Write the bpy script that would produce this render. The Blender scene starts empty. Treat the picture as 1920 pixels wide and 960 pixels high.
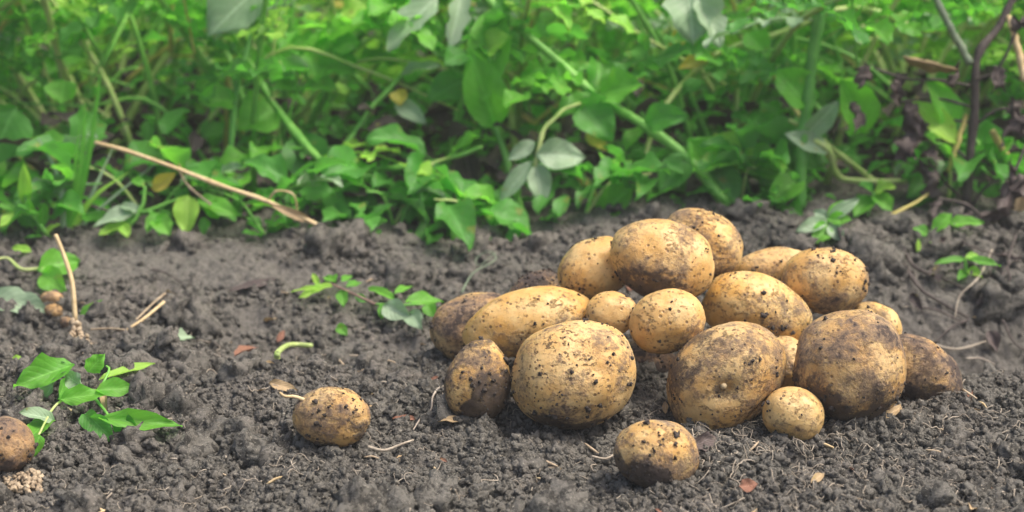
import bpy, bmesh, math, random
import numpy as np
from mathutils import Vector, Matrix, Euler

R = math.radians
S = bpy.context.scene
COL = S.collection
random.seed(11)
rng = np.random.default_rng(11)

# ------------------------------------------------------------------ camera, sky, sun, exposure
CAM = np.array([0.0, -1.10, 0.40]); PITCH = R(15.0); LENS = 60.0
cd = bpy.data.cameras.new('camera'); cam = bpy.data.objects.new('camera', cd); COL.objects.link(cam)
cam.location = CAM; cam.rotation_euler = (R(90) - PITCH, 0, 0)
cd.lens = LENS; cd.sensor_width = 36.0; cd.clip_start = 0.02; cd.clip_end = 2000
cd.dof.use_dof = True; cd.dof.focus_distance = 1.09; cd.dof.aperture_fstop = 6.8
S.camera = cam
W = bpy.data.worlds.new('World'); S.world = W; W.use_nodes = True
_bg = W.node_tree.nodes['Background']
_sky = W.node_tree.nodes.new('ShaderNodeTexSky'); _sky.sky_type = 'NISHITA'; _sky.sun_disc = False
SUN_EL, SUN_AZ = R(62), R(98)          # azimuth from +Y, clockwise
_sky.sun_elevation = SUN_EL; _sky.sun_rotation = SUN_AZ
_sky.air_density = 1.0; _sky.dust_density = 6.0; _sky.ozone_density = 0.3
W.node_tree.links.new(_sky.outputs[0], _bg.inputs[0]); _bg.inputs[1].default_value = 0.088
sl = bpy.data.lights.new('sun', 'SUN'); sun = bpy.data.objects.new('sun', sl); COL.objects.link(sun)
sl.energy = 1.5; sl.angle = R(27); sl.color = (1.0, 0.95, 0.87)
_sd = Vector((math.sin(SUN_AZ) * math.cos(SUN_EL), math.cos(SUN_AZ) * math.cos(SUN_EL), math.sin(SUN_EL)))
sun.rotation_euler = (-_sd).to_track_quat('-Z', 'Y').to_euler()
S.view_settings.view_transform = 'Standard'; S.view_settings.look = 'None'
S.view_settings.gamma = 1.0; S.view_settings.use_curve_mapping = False
S.view_settings.exposure = 1.26
HAZE = 0.016
S.render.engine = 'CYCLES'
S.cycles.use_denoising = True
S.cycles.max_bounces = 8; S.cycles.transparent_max_bounces = 8

# ------------------------------------------------------------------ pixel -> place helpers
FWD = np.array([0, math.cos(PITCH), -math.sin(PITCH)]); UP = np.array([0, math.sin(PITCH), math.cos(PITCH)])
RT = np.array([1.0, 0, 0]); KF = 36.0 / LENS / 1920.0
def ray(px, py): return FWD + RT * ((px - 960) * KF) + UP * ((480 - py) * KF)
def at(px, py, Y):
    d = ray(px, py); return CAM + d * ((Y - CAM[1]) / d[1])
def mpp(Y): return KF * (Y - CAM[1]) / math.cos(PITCH) * 0.98     # metres per photo pixel, roughly, at world depth Y

# ------------------------------------------------------------------ noise
def _hash(ix, iy, iz, seed):
    h = (ix.astype(np.int64) * 374761393 + iy.astype(np.int64) * 668265263 + iz.astype(np.int64) * 2147483647 + seed * 974634777) & 0xFFFFFFFF
    h = ((h ^ (h >> 13)) * 1274126177) & 0xFFFFFFFF
    h = ((h ^ (h >> 16)) * 2246822519) & 0xFFFFFFFF
    return ((h ^ (h >> 15)) & 0xFFFFFF) / float(0x7FFFFF) - 1.0
def vnoise(x, y, z=None, seed=0):
    if z is None: z = np.zeros_like(x)
    fx, fy, fz = np.floor(x), np.floor(y), np.floor(z)
    u, v, w = x - fx, y - fy, z - fz
    u = u * u * u * (u * (u * 6 - 15) + 10); v = v * v * v * (v * (v * 6 - 15) + 10); w = w * w * w * (w * (w * 6 - 15) + 10)
    def c(a, b, d): return _hash(fx + a, fy + b, fz + d, seed)
    if np.all(z == 0):
        return (c(0,0,0)*(1-u)+c(1,0,0)*u)*(1-v) + (c(0,1,0)*(1-u)+c(1,1,0)*u)*v
    a = (c(0,0,0)*(1-u)+c(1,0,0)*u)*(1-v) + (c(0,1,0)*(1-u)+c(1,1,0)*u)*v
    b = (c(0,0,1)*(1-u)+c(1,0,1)*u)*(1-v) + (c(0,1,1)*(1-u)+c(1,1,1)*u)*v
    return a * (1 - w) + b * w
def fbm(x, y, z=None, oct=4, seed=0, gain=0.5):
    s = 0; a = 1.0; f = 1.0
    for k in range(oct):
        s = s + a * vnoise(x * f, y * f, None if z is None else z * f, seed + 17 * k); a *= gain; f *= 2.03
    return s
def sstep(a, b, x):
    t = np.clip((x - a) / (b - a), 0, 1); return t * t * (3 - 2 * t)

# ------------------------------------------------------------------ materials
def new_mat(name):
    m = bpy.data.materials.new(name); m.use_nodes = True; nt = m.node_tree
    b = nt.nodes['Principled BSDF']
    return m, nt, b
def N(nt, typ, ins=None, **props):
    n = nt.nodes.new(typ)
    for k, v in props.items(): setattr(n, k, v)
    for k, v in (ins or {}).items():
        s = n.inputs[k]
        if isinstance(v, bpy.types.NodeSocket): nt.links.new(v, s)
        else: s.default_value = v
    return n
def rgba(c): return (c[0], c[1], c[2], 1.0)
def mixc(nt, f, a, b, mode='MIX'):
    n = nt.nodes.new('ShaderNodeMix'); n.data_type = 'RGBA'; n.blend_type = mode
    for i, v in ((0, f), (6, a), (7, b)):
        if isinstance(v, bpy.types.NodeSocket): nt.links.new(v, n.inputs[i])
        elif i == 0: n.inputs[0].default_value = v
        else: n.inputs[i].default_value = rgba(v)
    return n.outputs[2]
def math_(nt, op, a, b=0.5, clamp=False):
    n = nt.nodes.new('ShaderNodeMath'); n.operation = op; n.use_clamp = clamp
    for i, v in ((0, a), (1, b)):
        if isinstance(v, bpy.types.NodeSocket): nt.links.new(v, n.inputs[i])
        else: n.inputs[i].default_value = v
    return n.outputs[0]
def ramp(nt, f, a, b):
    n = N(nt, 'ShaderNodeMapRange', {0: f, 1: a, 2: b}); n.clamp = True; n.interpolation_type = 'SMOOTHSTEP'
    return n.outputs[0]
def noise(nt, vec, scale, detail=3.0, rough=0.55):
    return N(nt, 'ShaderNodeTexNoise', {'Vector': vec, 'Scale': scale, 'Detail': detail, 'Roughness': rough}).outputs[0]

def soil_material(name, light, dark, bump=0.0012, tint=(0.154, 0.140, 0.122)):
    m, nt, b = new_mat(name)
    g = N(nt, 'ShaderNodeNewGeometry').outputs['Position']
    n1 = noise(nt, g, 14, 4); n2 = noise(nt, g, 130, 4); n3 = noise(nt, g, 620, 4, 0.75); n4 = noise(nt, g, 330, 4, 0.7)
    c = mixc(nt, ramp(nt, n1, 0.42, 0.66), light, tint)
    c = mixc(nt, math_(nt, 'MULTIPLY', ramp(nt, math_(nt, 'ADD', math_(nt, 'MULTIPLY', n2, 0.45), math_(nt, 'MULTIPLY', n4, 0.55)), 0.53, 0.43), 0.9), c, dark)
    c = mixc(nt, ramp(nt, n3, 0.585, 0.66), c, (light[0] * 2.3, light[1] * 2.25, light[2] * 2.15))
    nt.links.new(c, b.inputs['Base Color']); b.inputs['Roughness'].default_value = 0.92
    b.inputs['Specular IOR Level'].default_value = 0.25
    cr = N(nt, 'ShaderNodeAttribute', attribute_type='GEOMETRY', attribute_name='crust').outputs['Fac']
    c2 = mixc(nt, ramp(nt, n4, 0.35, 0.6), (0.092, 0.084, 0.074), (0.170, 0.157, 0.138))
    c = mixc(nt, math_(nt, 'MULTIPLY', cr, 0.85), c, c2); nt.links.new(c, b.inputs['Base Color'])
    h = math_(nt, 'ADD', math_(nt, 'MULTIPLY', n2, 1.6), n3)
    bp = N(nt, 'ShaderNodeBump', {'Height': h, 'Distance': bump, 'Strength': 0.9})
    nt.links.new(bp.outputs[0], b.inputs['Normal'])
    return m
M_soil = soil_material('garden_soil', (0.140, 0.131, 0.113), (0.046, 0.043, 0.037), 0.0018)
M_crumb = soil_material('crumbled_soil', (0.144, 0.135, 0.117), (0.042, 0.039, 0.034), 0.0014)
M_cling = soil_material('clinging_soil', (0.066, 0.054, 0.046), (0.032, 0.027, 0.024), 0.0005, (0.072, 0.058, 0.050))

def potato_material():
    m, nt, b = new_mat('potato_skin')
    co = N(nt, 'ShaderNodeTexCoord').outputs['Object']
    def attr(n): return N(nt, 'ShaderNodeAttribute', attribute_type='OBJECT', attribute_name=n).outputs['Fac']
    off = N(nt, 'ShaderNodeVectorMath', {0: co}, operation='ADD')
    rnd = N(nt, 'ShaderNodeObjectInfo').outputs['Random']
    cmb = N(nt, 'ShaderNodeCombineXYZ', {0: math_(nt, 'MULTIPLY', rnd, 7.0), 1: math_(nt, 'MULTIPLY', rnd, 3.0), 2: rnd})
    nt.links.new(cmb.outputs[0], off.inputs[1]); v = off.outputs[0]
    dirt = attr('dirt'); brown = attr('brown')
    mud = N(nt, 'ShaderNodeAttribute', attribute_type='GEOMETRY', attribute_name='mud').outputs['Fac']
    blot = noise(nt, v, 45, 4); fine = noise(nt, v, 420, 4, 0.65); net = noise(nt, v, 150, 6, 0.7)
    skin = mixc(nt, ramp(nt, blot, 0.35, 0.68), (0.640, 0.362, 0.088), (0.735, 0.520, 0.222))
    skin = mixc(nt, math_(nt, 'MULTIPLY', ramp(nt, net, 0.50, 0.7), 0.55), skin, (0.430, 0.220, 0.065))
    skin = mixc(nt, math_(nt, 'MULTIPLY', math_(nt, 'FRACT', math_(nt, 'MULTIPLY', rnd, 13.7)), 0.32), skin, (0.640, 0.420, 0.215))
    skin = mixc(nt, brown, skin, (0.29, 0.165, 0.095))
    skin = mixc(nt, math_(nt, 'MULTIPLY', ramp(nt, fine, 0.52, 0.72), 0.45), skin, (0.29, 0.160, 0.060))
    # lenticels: little corky dots
    vo = N(nt, 'ShaderNodeTexVoronoi', {'Vector': v, 'Scale': 230.0, 'Randomness': 1.0})
    sel = noise(nt, v, 80, 2)
    dots = math_(nt, 'MULTIPLY', ramp(nt, vo.outputs['Distance'], 0.34, 0.16), ramp(nt, sel, 0.44, 0.56))
    skin = mixc(nt, math_(nt, 'MULTIPLY', dots, 0.75), skin, (0.120, 0.068, 0.038))
    # dusty soil film rubbed into the skin, in patches
    f1 = noise(nt, v, 32, 5, 0.62); f2 = noise(nt, v, 190, 5, 0.75); f3 = noise(nt, v, 480, 3, 0.7)
    f = math_(nt, 'ADD', math_(nt, 'MULTIPLY', f1, 0.74), math_(nt, 'ADD', math_(nt, 'MULTIPLY', f2, 0.42), math_(nt, 'MULTIPLY', f3, 0.10)))
    f = math_(nt, 'ADD', f, math_(nt, 'SUBTRACT', math_(nt, 'MULTIPLY', dirt, 0.36), 0.18))
    film = math_(nt, 'MULTIPLY', ramp(nt, f, 0.585, 0.745), 0.84)
    skin = mixc(nt, film, skin, (0.150, 0.108, 0.085))
    heavy = ramp(nt, f, 0.725, 0.80)
    skin = mixc(nt, math_(nt, 'MULTIPLY', heavy, 0.9), skin, (0.048, 0.036, 0.033))
    # scattered black soil specks
    mp = N(nt, 'ShaderNodeMapping', {'Vector': v, 'Scale': (1.0, 1.0, 1.7), 'Rotation': (0.5, 0.9, 0.3)}).outputs[0]
    sp = noise(nt, mp, 210, 6, 0.72); sp2 = noise(nt, v, 42, 3, 0.6)
    speck = math_(nt, 'MULTIPLY', ramp(nt, math_(nt, 'ADD', math_(nt, 'ADD', sp, math_(nt, 'MULTIPLY', dirt, 0.04)), math_(nt, 'MULTIPLY', math_(nt, 'SUBTRACT', sp2, 0.5), 0.62)), 0.60, 0.68), 1.0)
    skin = mixc(nt, math_(nt, 'MULTIPLY', speck, math_(nt, 'ADD', 0.30, math_(nt, 'MULTIPLY', math_(nt, 'FRACT', math_(nt, 'MULTIPLY', rnd, 29.3)), 0.58))), skin, (0.085, 0.054, 0.036))
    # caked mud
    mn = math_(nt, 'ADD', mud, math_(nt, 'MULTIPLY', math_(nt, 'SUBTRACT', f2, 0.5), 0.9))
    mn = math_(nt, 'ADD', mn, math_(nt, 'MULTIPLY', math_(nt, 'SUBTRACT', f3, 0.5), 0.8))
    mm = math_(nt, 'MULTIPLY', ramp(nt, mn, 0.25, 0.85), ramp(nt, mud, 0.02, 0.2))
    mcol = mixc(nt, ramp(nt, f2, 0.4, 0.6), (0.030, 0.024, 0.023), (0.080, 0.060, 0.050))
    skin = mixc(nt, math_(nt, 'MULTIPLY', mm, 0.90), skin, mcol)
    nt.links.new(skin, b.inputs['Base Color'])
    cover = math_(nt, 'MAXIMUM', math_(nt, 'MAXIMUM', mm, film), speck)
    ro = N(nt, 'ShaderNodeMapRange', {0: cover, 1: 0.0, 2: 0.8, 3: 0.42, 4: 0.95}); nt.links.new(ro.outputs[0], b.inputs['Roughness'])
    b.inputs['Specular IOR Level'].default_value = 0.38
    b.inputs['Subsurface Weight'].default_value = 0.12
    b.inputs['Subsurface Radius'].default_value = (0.006, 0.003, 0.001); b.inputs['Subsurface Scale'].default_value = 1.0
    h = math_(nt, 'ADD', math_(nt, 'MULTIPLY', net, 0.5), math_(nt, 'ADD', math_(nt, 'MULTIPLY', fine, 0.35), math_(nt, 'MULTIPLY', cover, 0.8)))
    h = math_(nt, 'SUBTRACT', h, math_(nt, 'MULTIPLY', dots, 0.5))
    bp = N(nt, 'ShaderNodeBump', {'Height': h, 'Distance': 0.0011, 'Strength': 0.9}); nt.links.new(bp.outputs[0], b.inputs['Normal'])
    return m
M_pot = potato_material()

def leaf_material(name, c0, c1, back, trans, tmix=0.35, rough=0.42, spec=0.5):
    m, nt, b = new_mat(name)
    uv = N(nt, 'ShaderNodeUVMap').outputs[0]
    sx = N(nt, 'ShaderNodeSeparateXYZ', {0: uv})
    a = math_(nt, 'ABSOLUTE', math_(nt, 'SUBTRACT', sx.outputs[0], 0.5))
    rib = ramp(nt, a, 0.035, 0.008)
    ph = math_(nt, 'SUBTRACT', math_(nt, 'MULTIPLY', sx.outputs[1], 44.0), math_(nt, 'MULTIPLY', a, 30.0))
    sv = math_(nt, 'POWER', math_(nt, 'ABSOLUTE', math_(nt, 'SINE', math_(nt, 'MULTIPLY', ph, 0.5))), 8.0)
    rnd = N(nt, 'ShaderNodeObjectInfo').outputs['Random']
    g = N(nt, 'ShaderNodeNewGeometry')
    isl = g.outputs['Random Per Island']
    pos = g.outputs['Position']; bl = noise(nt, pos, 55, 3)
    f = math_(nt, 'ADD', math_(nt, 'MULTIPLY', rnd, 0.35), math_(nt, 'ADD', math_(nt, 'MULTIPLY', isl, 0.35), math_(nt, 'MULTIPLY', bl, 0.5)))
    c = mixc(nt, ramp(nt, f, 0.15, 0.95), c0, c1)
    sz = noise(nt, pos, 75, 3, 0.6); scar = math_(nt, 'MULTIPLY', ramp(nt, math_(nt, 'ADD', sz, math_(nt, 'MULTIPLY', math_(nt, 'ABSOLUTE', math_(nt, 'SUBTRACT', isl, 0.5)), 0.16)), 0.66, 0.74), 0.75)
    c = mixc(nt, scar, c, (0.30, 0.27, 0.06))                 # yellowed and brown spots of wear
    c = mixc(nt, math_(nt, 'MULTIPLY', ramp(nt, noise(nt, pos, 260, 3, 0.7), 0.63, 0.70), 0.55), c, (0.13, 0.11, 0.07))
    c = mixc(nt, math_(nt, 'MULTIPLY', rib, 0.65), c, [min(1, x * 1.5 + 0.05) for x in c1])
    c = mixc(nt, math_(nt, 'MULTIPLY', sv, 0.15), c, [min(1, x * 1.4 + 0.03) for x in c1])
    c = mixc(nt, g.outputs['Backfacing'], c, back)
    nt.links.new(c, b.inputs['Base Color'])
    b.inputs['Roughness'].default_value = rough; b.inputs['Specular IOR Level'].default_value = spec
    h = math_(nt, 'ADD', math_(nt, 'MULTIPLY', sv, -0.25), math_(nt, 'MULTIPLY', noise(nt, pos, 160, 2), 0.9))
    bp = N(nt, 'ShaderNodeBump', {'Height': h, 'Distance': 0.0012, 'Strength': 0.6}); nt.links.new(bp.outputs[0], b.inputs['Normal'])
    tr = N(nt, 'ShaderNodeBsdfTranslucent', {'Color': rgba(trans)})
    mx = N(nt, 'ShaderNodeMixShader', {0: tmix}); nt.links.new(b.outputs[0], mx.inputs[1]); nt.links.new(tr.outputs[0], mx.inputs[2])
    out = nt.nodes['Material Output']; nt.links.new(mx.outputs[0], out.inputs['Surface'])
    return m
LEAF = {
    'green': leaf_material('leaf_green', (0.060, 0.240, 0.022), (0.190, 0.500, 0.055), (0.220, 0.390, 0.150), (0.30, 0.90, 0.06), 0.48, 0.5, 0.45),
    'deep': leaf_material('leaf_deep_green', (0.036, 0.165, 0.022), (0.100, 0.330, 0.045), (0.150, 0.270, 0.110), (0.16, 0.62, 0.05), 0.42, 0.5, 0.45),
    'bright': leaf_material('leaf_bright_green', (0.200, 0.540, 0.050), (0.430, 0.700, 0.100), (0.300, 0.500, 0.170), (0.50, 0.92, 0.10), 0.46, 0.5, 0.45),
    'pale': leaf_material('leaf_pale_grey_green', (0.200, 0.320, 0.175), (0.350, 0.460, 0.300), (0.330, 0.430, 0.290), (0.30, 0.60, 0.20), 0.26, 0.5, 0.45),
    'yellow': leaf_material('leaf_yellow', (0.400, 0.420, 0.050), (0.560, 0.430, 0.060), (0.480, 0.420, 0.120), (0.7, 0.6, 0.06), 0.3),
    'withered': leaf_material('leaf_withered', (0.040, 0.030, 0.029), (0.120, 0.092, 0.084), (0.120, 0.092, 0.086), (0.08, 0.05, 0.04), 0.08, 0.7, 0.3),
    'tan': leaf_material('leaf_dry_tan', (0.330, 0.230, 0.120), (0.480, 0.350, 0.200), (0.420, 0.310, 0.180), (0.4, 0.26, 0.1), 0.12, 0.7, 0.3),
    'rust': leaf_material('leaf_dry_rust', (0.170, 0.080, 0.055), (0.290, 0.140, 0.090), (0.26, 0.14, 0.1), (0.3, 0.12, 0.06), 0.1, 0.7, 0.3),
}
def stem_material(name, c0, c1, rough=0.5, scale=60, stretch=None):
    m, nt, b = new_mat(name)
    g = N(nt, 'ShaderNodeNewGeometry').outputs['Position']
    n1 = noise(nt, g, scale, 4); n2 = noise(nt, g, 500, 3, 0.7)
    c = mixc(nt, ramp(nt, math_(nt, 'ADD', math_(nt, 'MULTIPLY', n1, 0.7), math_(nt, 'MULTIPLY', n2, 0.3)), 0.35, 0.65), c0, c1)
    nt.links.new(c, b.inputs['Base Color']); b.inputs['Roughness'].default_value = rough
    bp = N(nt, 'ShaderNodeBump', {'Height': n2, 'Distance': 0.0006, 'Strength': 0.6}); nt.links.new(bp.outputs[0], b.inputs['Normal'])
    return m
STEM = {
    'green': stem_material('stem_green', (0.120, 0.360, 0.045), (0.230, 0.510, 0.090)),
    'deep': stem_material('stem_deep_green', (0.070, 0.250, 0.035), (0.130, 0.370, 0.060)),
    'pale': stem_material('stem_pale_yellow_green', (0.330, 0.480, 0.110), (0.480, 0.540, 0.220)),
    'yellow': stem_material('stem_yellow', (0.480, 0.400, 0.100), (0.560, 0.480, 0.160)),
    'straw': stem_material('dry_straw', (0.520, 0.370, 0.180), (0.700, 0.540, 0.310), 0.65, 110),
    'chaff': stem_material('dry_chaff', (0.260, 0.190, 0.120), (0.500, 0.390, 0.260), 0.7, 80),
    'root': stem_material('pale_root', (0.330, 0.270, 0.210), (0.520, 0.450, 0.370), 0.7, 110),
    'fibre': stem_material('dead_fibre', (0.230, 0.190, 0.145), (0.430, 0.370, 0.290), 0.8, 110),
    'twig': stem_material('dark_twig', (0.050, 0.038, 0.034), (0.120, 0.095, 0.085), 0.8, 110),
    'grey': stem_material('grey_green_stem', (0.110, 0.150, 0.095), (0.200, 0.250, 0.160), 0.7, 110),
    'purple': stem_material('purple_stem', (0.190, 0.110, 0.095), (0.300, 0.200, 0.150), 0.6, 110),
}

# ------------------------------------------------------------------ object helpers
def link(o, parent=None):
    COL.objects.link(o)
    if parent is not None: o.parent = parent
    return o
def tag(o, label=None, cat=None, group=None, kind=None):
    if label: o['label'] = label
    if cat: o['category'] = cat
    if group: o['group'] = group
    if kind: o['kind'] = kind
    return o
def empty(name, loc, label=None, cat=None, group=None):
    o = bpy.data.objects.new(name, None); o.location = [float(x) for x in loc]; o.empty_display_size = 0.02
    COL.objects.link(o); return tag(o, label, cat, group)
def mesh_np(name, V, F, mat, smooth=True, uv=None):
    """V (n,3) array, F list/array of faces of one size (k) each."""
    me = bpy.data.meshes.new(name)
    V = np.asarray(V, np.float32); F = np.asarray(F, np.int32); k = F.shape[1]
    me.vertices.add(len(V)); me.vertices.foreach_set('co', V.ravel())
    me.loops.add(F.size); me.loops.foreach_set('vertex_index', F.ravel())
    me.polygons.add(len(F)); me.polygons.foreach_set('loop_start', np.arange(0, F.size, k, dtype=np.int32))
    me.polygons.foreach_set('loop_total', np.full(len(F), k, np.int32))
    me.polygons.foreach_set('use_smooth', np.full(len(F), smooth))
    if uv is not None:
        l = me.uv_layers.new(name='UVMap'); l.data.foreach_set('uv', np.asarray(uv, np.float32)[F.ravel()].ravel())
    me.update(calc_edges=True); me.validate()
    if mat is not None: me.materials.append(mat)
    return me
class MB:
    """collects quads (and their uv) in world space, then links them as ONE mesh object"""
    def __init__(s): s.V = []; s.F = []; s.U = []; s.n = 0
    def add(s, V, F, U=None):
        V = np.asarray(V, float); s.V.append(V); s.F.append(np.asarray(F) + s.n); s.n += len(V)
        s.U.append(np.zeros((len(V), 2)) if U is None else np.asarray(U)); return s
    def tube(s, pts, rad, seg=7):
        P = np.asarray(pts, float); n = len(P); rad = np.broadcast_to(np.asarray(rad, float), (n,))
        T = np.gradient(P, axis=0); T /= np.linalg.norm(T, axis=1)[:, None] + 1e-12
        a = np.array([0, 0, 1.0]) if abs(T[0][2]) < 0.9 else np.array([1.0, 0, 0])
        rings = []; u = np.cross(T[0], a); u /= np.linalg.norm(u)
        for i in range(n):
            u = u - T[i] * np.dot(u, T[i]); u /= np.linalg.norm(u) + 1e-12; w = np.cross(T[i], u)
            th = np.arange(seg) * 2 * math.pi / seg
            rings.append(P[i] + rad[i] * (np.cos(th)[:, None] * u + np.sin(th)[:, None] * w))
        V = np.concatenate(rings + [P[:1] - T[:1] * rad[0] * 0.4, P[-1:] + T[-1:] * rad[-1] * 0.6])
        F = []
        for i in range(n - 1):
            for j in range(seg):
                k = (j + 1) % seg; F.append((i * seg + j, i * seg + k, (i + 1) * seg + k, (i + 1) * seg + j))
        c0, c1 = n * seg, n * seg + 1
        for j in range(seg):
            k = (j + 1) % seg
            F.append((j, c0, c0, k) if False else (c0, k, j, j)); F.append((c1, (n - 1) * seg + j, (n - 1) * seg + k, (n - 1) * seg + k))
        return s.add(V, F)
    def mesh(s, name, mat, origin=(0, 0, 0)):
        V = np.concatenate(s.V) - np.asarray(origin); F = np.concatenate(s.F)
        # degenerate quads -> tris: build with from_pydata
        me = bpy.data.meshes.new(name)
        faces = [tuple(dict.fromkeys(f)) for f in F.tolist()]
        me.from_pydata(V.tolist(), [], faces)
        U = np.concatenate(s.U)
        l = me.uv_layers.new(name='UVMap'); idx = np.empty(len(me.loops), np.int32); me.loops.foreach_get('vertex_index', idx)
        l.data.foreach_set('uv', U[idx].astype(np.float32).ravel())
        me.polygons.foreach_set('use_smooth', np.ones(len(me.polygons), bool)); me.materials.append(mat); me.update()
        return me
    def build(s, name, mat, parent=None, origin=None):
        o0 = np.array(parent.location) if parent is not None and origin is None else (np.zeros(3) if origin is None else np.asarray(origin))
        if parent is not None and parent.parent is not None: o0 = o0 + np.array(parent.parent.location)
        o = bpy.data.objects.new(name, s.mesh(name, mat, o0)); link(o, parent)
        if parent is None: o.location = o0
        return o
def spline(pts, n=16):
    P = np.asarray(pts, float)
    if len(P) < 3: return np.array([P[0] + (P[-1] - P[0]) * t for t in np.linspace(0, 1, n)])
    Q = np.concatenate([[2 * P[0] - P[1]], P, [2 * P[-1] - P[-2]]]); out = []
    m = len(P) - 1
    for t in np.linspace(0, m, n):
        i = min(int(t), m - 1); f = t - i; p0, p1, p2, p3 = Q[i:i + 4]
        out.append(0.5 * ((2 * p1) + (-p0 + p2) * f + (2 * p0 - 5 * p1 + 4 * p2 - p3) * f * f + (-p0 + 3 * p1 - 3 * p2 + p3) * f ** 3))
    return np.array(out)

# ------------------------------------------------------------------ ground
def macro(x, y):
    """the lie of the land: trampled front, a furrow, then the ridge the plants grow on"""
    right = sstep(0.10, 0.34, x)
    rise = sstep(0.16, 0.40, y) * (0.021 + 0.014 * sstep(-0.02, 0.13, x) + 0.003 * np.sin(x * 9 + 1))
    furrow = np.exp(-((y - (0.17 - 0.005 * right)) / (0.07 + 0.006 * right)) ** 2) * (0.014 + 0.064 * right)
    back = -sstep(0.65, 1.1, y) * 0.05
    z = rise - furrow + back
    near = np.exp(-(y / 1.2) ** 2 - (x / 1.5) ** 2)
    z = z + near * (0.007 * fbm(x * 6 + 3, y * 6, seed=3, oct=2) + 0.0060 * fbm(x * 17, y * 21, seed=4, oct=2))
    z = z - 0.008 * sstep(-0.05, -0.3, x) * sstep(0.02, -0.1, y)
    return z
def axis(c0, c1, step, far):
    core = np.arange(c0, c1 + step / 2, step); out = []; d = step; p = c1
    while p < far: d *= 1.22; p += d; out.append(p)
    lo = []; d = step; p = c0
    while p > -far: d *= 1.22; p -= d; lo.append(p)
    return np.concatenate([lo[::-1], core, out])
GX = axis(-0.56, 0.56, 0.00135, 260.0); GY = axis(-0.26, 0.60, 0.00135, 260.0)
XX, YY = np.meshgrid(GX, GY)
ZZ = macro(XX, YY)
_near = (np.exp(-np.clip(np.hypot(np.clip(np.abs(XX) - 0.55, 0, 9), np.clip(np.abs(YY - 0.2) - 0.42, 0, 9)) / 0.25, 0, 20) ** 2))
crumbly = sstep(0.34, 0.10, YY + 0.05 * fbm(XX * 5, YY * 5, seed=5, oct=2))
ZZ += _near * (0.0035 * fbm(XX * 28, YY * 28, seed=9, oct=3) + (0.0016 + 0.0012 * crumbly) * fbm(XX * 120, YY * 120, seed=21, oct=3, gain=0.6))
# plates and cracks on the back slope
_w = np.abs(fbm(XX * 16 + 0.3 * fbm(XX * 30, YY * 30, seed=31), YY * 22, seed=33, oct=3))
ZZ -= _near * (1 - crumbly * 0.7) * 0.006 * np.exp(-(_w / 0.07) ** 2)
def compact(x, y):
    "trodden or crusted patches without crumbs"
    c = sstep(0.12, 0.36, fbm(x * 6.5 + 1, y * 9, seed=91, oct=3)) * (1 - 0.72 * sstep(-0.28, -0.14, x) * sstep(0.16, 0.06, y)) + 0.75 * sstep(-0.24, -0.34, x + 0.05 * vnoise(x * 20, y * 20)) * sstep(-0.09, -0.13, y + 0.03 * vnoise(x * 16, y * 16, seed=8))
    return np.clip(c + 0.30 * sstep(0.18, 0.30, y), 0, 1)
ZPRE = ZZ.copy()
# lumps and clods raised in the sheet
XW = XX + 0.0022 * fbm(XX * 190, YY * 190, seed=61, oct=2); YW = YY + 0.0022 * fbm(XX * 190, YY * 190, seed=63, oct=2)
def splat(cx, cy, r, sq):
    i0, i1 = np.searchsorted(GX, [cx - r - .004, cx + r + .004]); j0, j1 = np.searchsorted(GY, [cy - r - .004, cy + r + .004])
    if i1 - i0 < 2 or j1 - j0 < 2: return
    d2 = ((XW[j0:j1, i0:i1] - cx) ** 2 + (YW[j0:j1, i0:i1] - cy) ** 2) / (0.8 * r) ** 2
    zc = macro(np.array(cx), np.array(cy))
    h = np.where(d2 < 1, zc - r * 0.25 + r * sq * np.sqrt(np.clip(1 - d2, 0, 1)), -9)
    ZZ[j0:j1, i0:i1] = np.maximum(ZZ[j0:j1, i0:i1], h)
for _ in range(4200):
    cx, cy = rng.uniform(-0.5, 0.5), rng.uniform(-0.24, 0.46)
    splat(cx, cy, 0.003 + 0.007 * rng.random() ** 3 + (0.010 * rng.random() ** 8), rng.uniform(0.55, 0.95))
for _ in range(240):
    cx, cy = rng.uniform(-0.55, 0.55), rng.uniform(0.18, 0.5)
    splat(cx, cy, rng.uniform(0.012, 0.034), rng.uniform(0.3, 0.6))
ZZ = ZPRE + (ZZ - ZPRE) * (1 - 0.92 * compact(XX, YY))
ZZ += _near * (1 - .6 * compact(XX, YY)) * (0.0016 * fbm(XX * 240, YY * 240, seed=41, oct=2) + 0.0008 * vnoise(XX * 420, YY * 420, seed=43))
nx, ny = len(GX), len(GY)
_i = (np.arange(ny - 1)[:, None] * nx + np.arange(nx - 1)[None, :]).ravel()
ground = bpy.data.objects.new('soil_ground', mesh_np('soil_ground', np.stack([XX, YY, ZZ], -1).reshape(-1, 3),
                              np.stack([_i, _i + 1, _i + nx + 1, _i + nx], 1), M_soil))
_a = ground.data.attributes.new('crust', 'FLOAT', 'POINT'); _a.data.foreach_set('value', (compact(XX, YY) * _near).astype(np.float32).ravel())
link(ground); tag(ground, 'dark crumbly garden soil under everything', 'ground', kind='structure')
def gz(x, y):
    x = np.atleast_1d(np.asarray(x, float)); y = np.atleast_1d(np.asarray(y, float))
    i = np.clip(np.searchsorted(GX, x) - 1, 0, nx - 2); j = np.clip(np.searchsorted(GY, y) - 1, 0, ny - 2)
    u = (x - GX[i]) / (GX[i + 1] - GX[i]); v = (y - GY[j]) / (GY[j + 1] - GY[j])
    return ZZ[j, i] * (1-u) * (1-v) + ZZ[j, i+1] * u * (1-v) + ZZ[j+1, i] * (1-u) * v + ZZ[j+1, i+1] * u * v
def gz1(x, y): return float(gz(x, y)[0])
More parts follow.
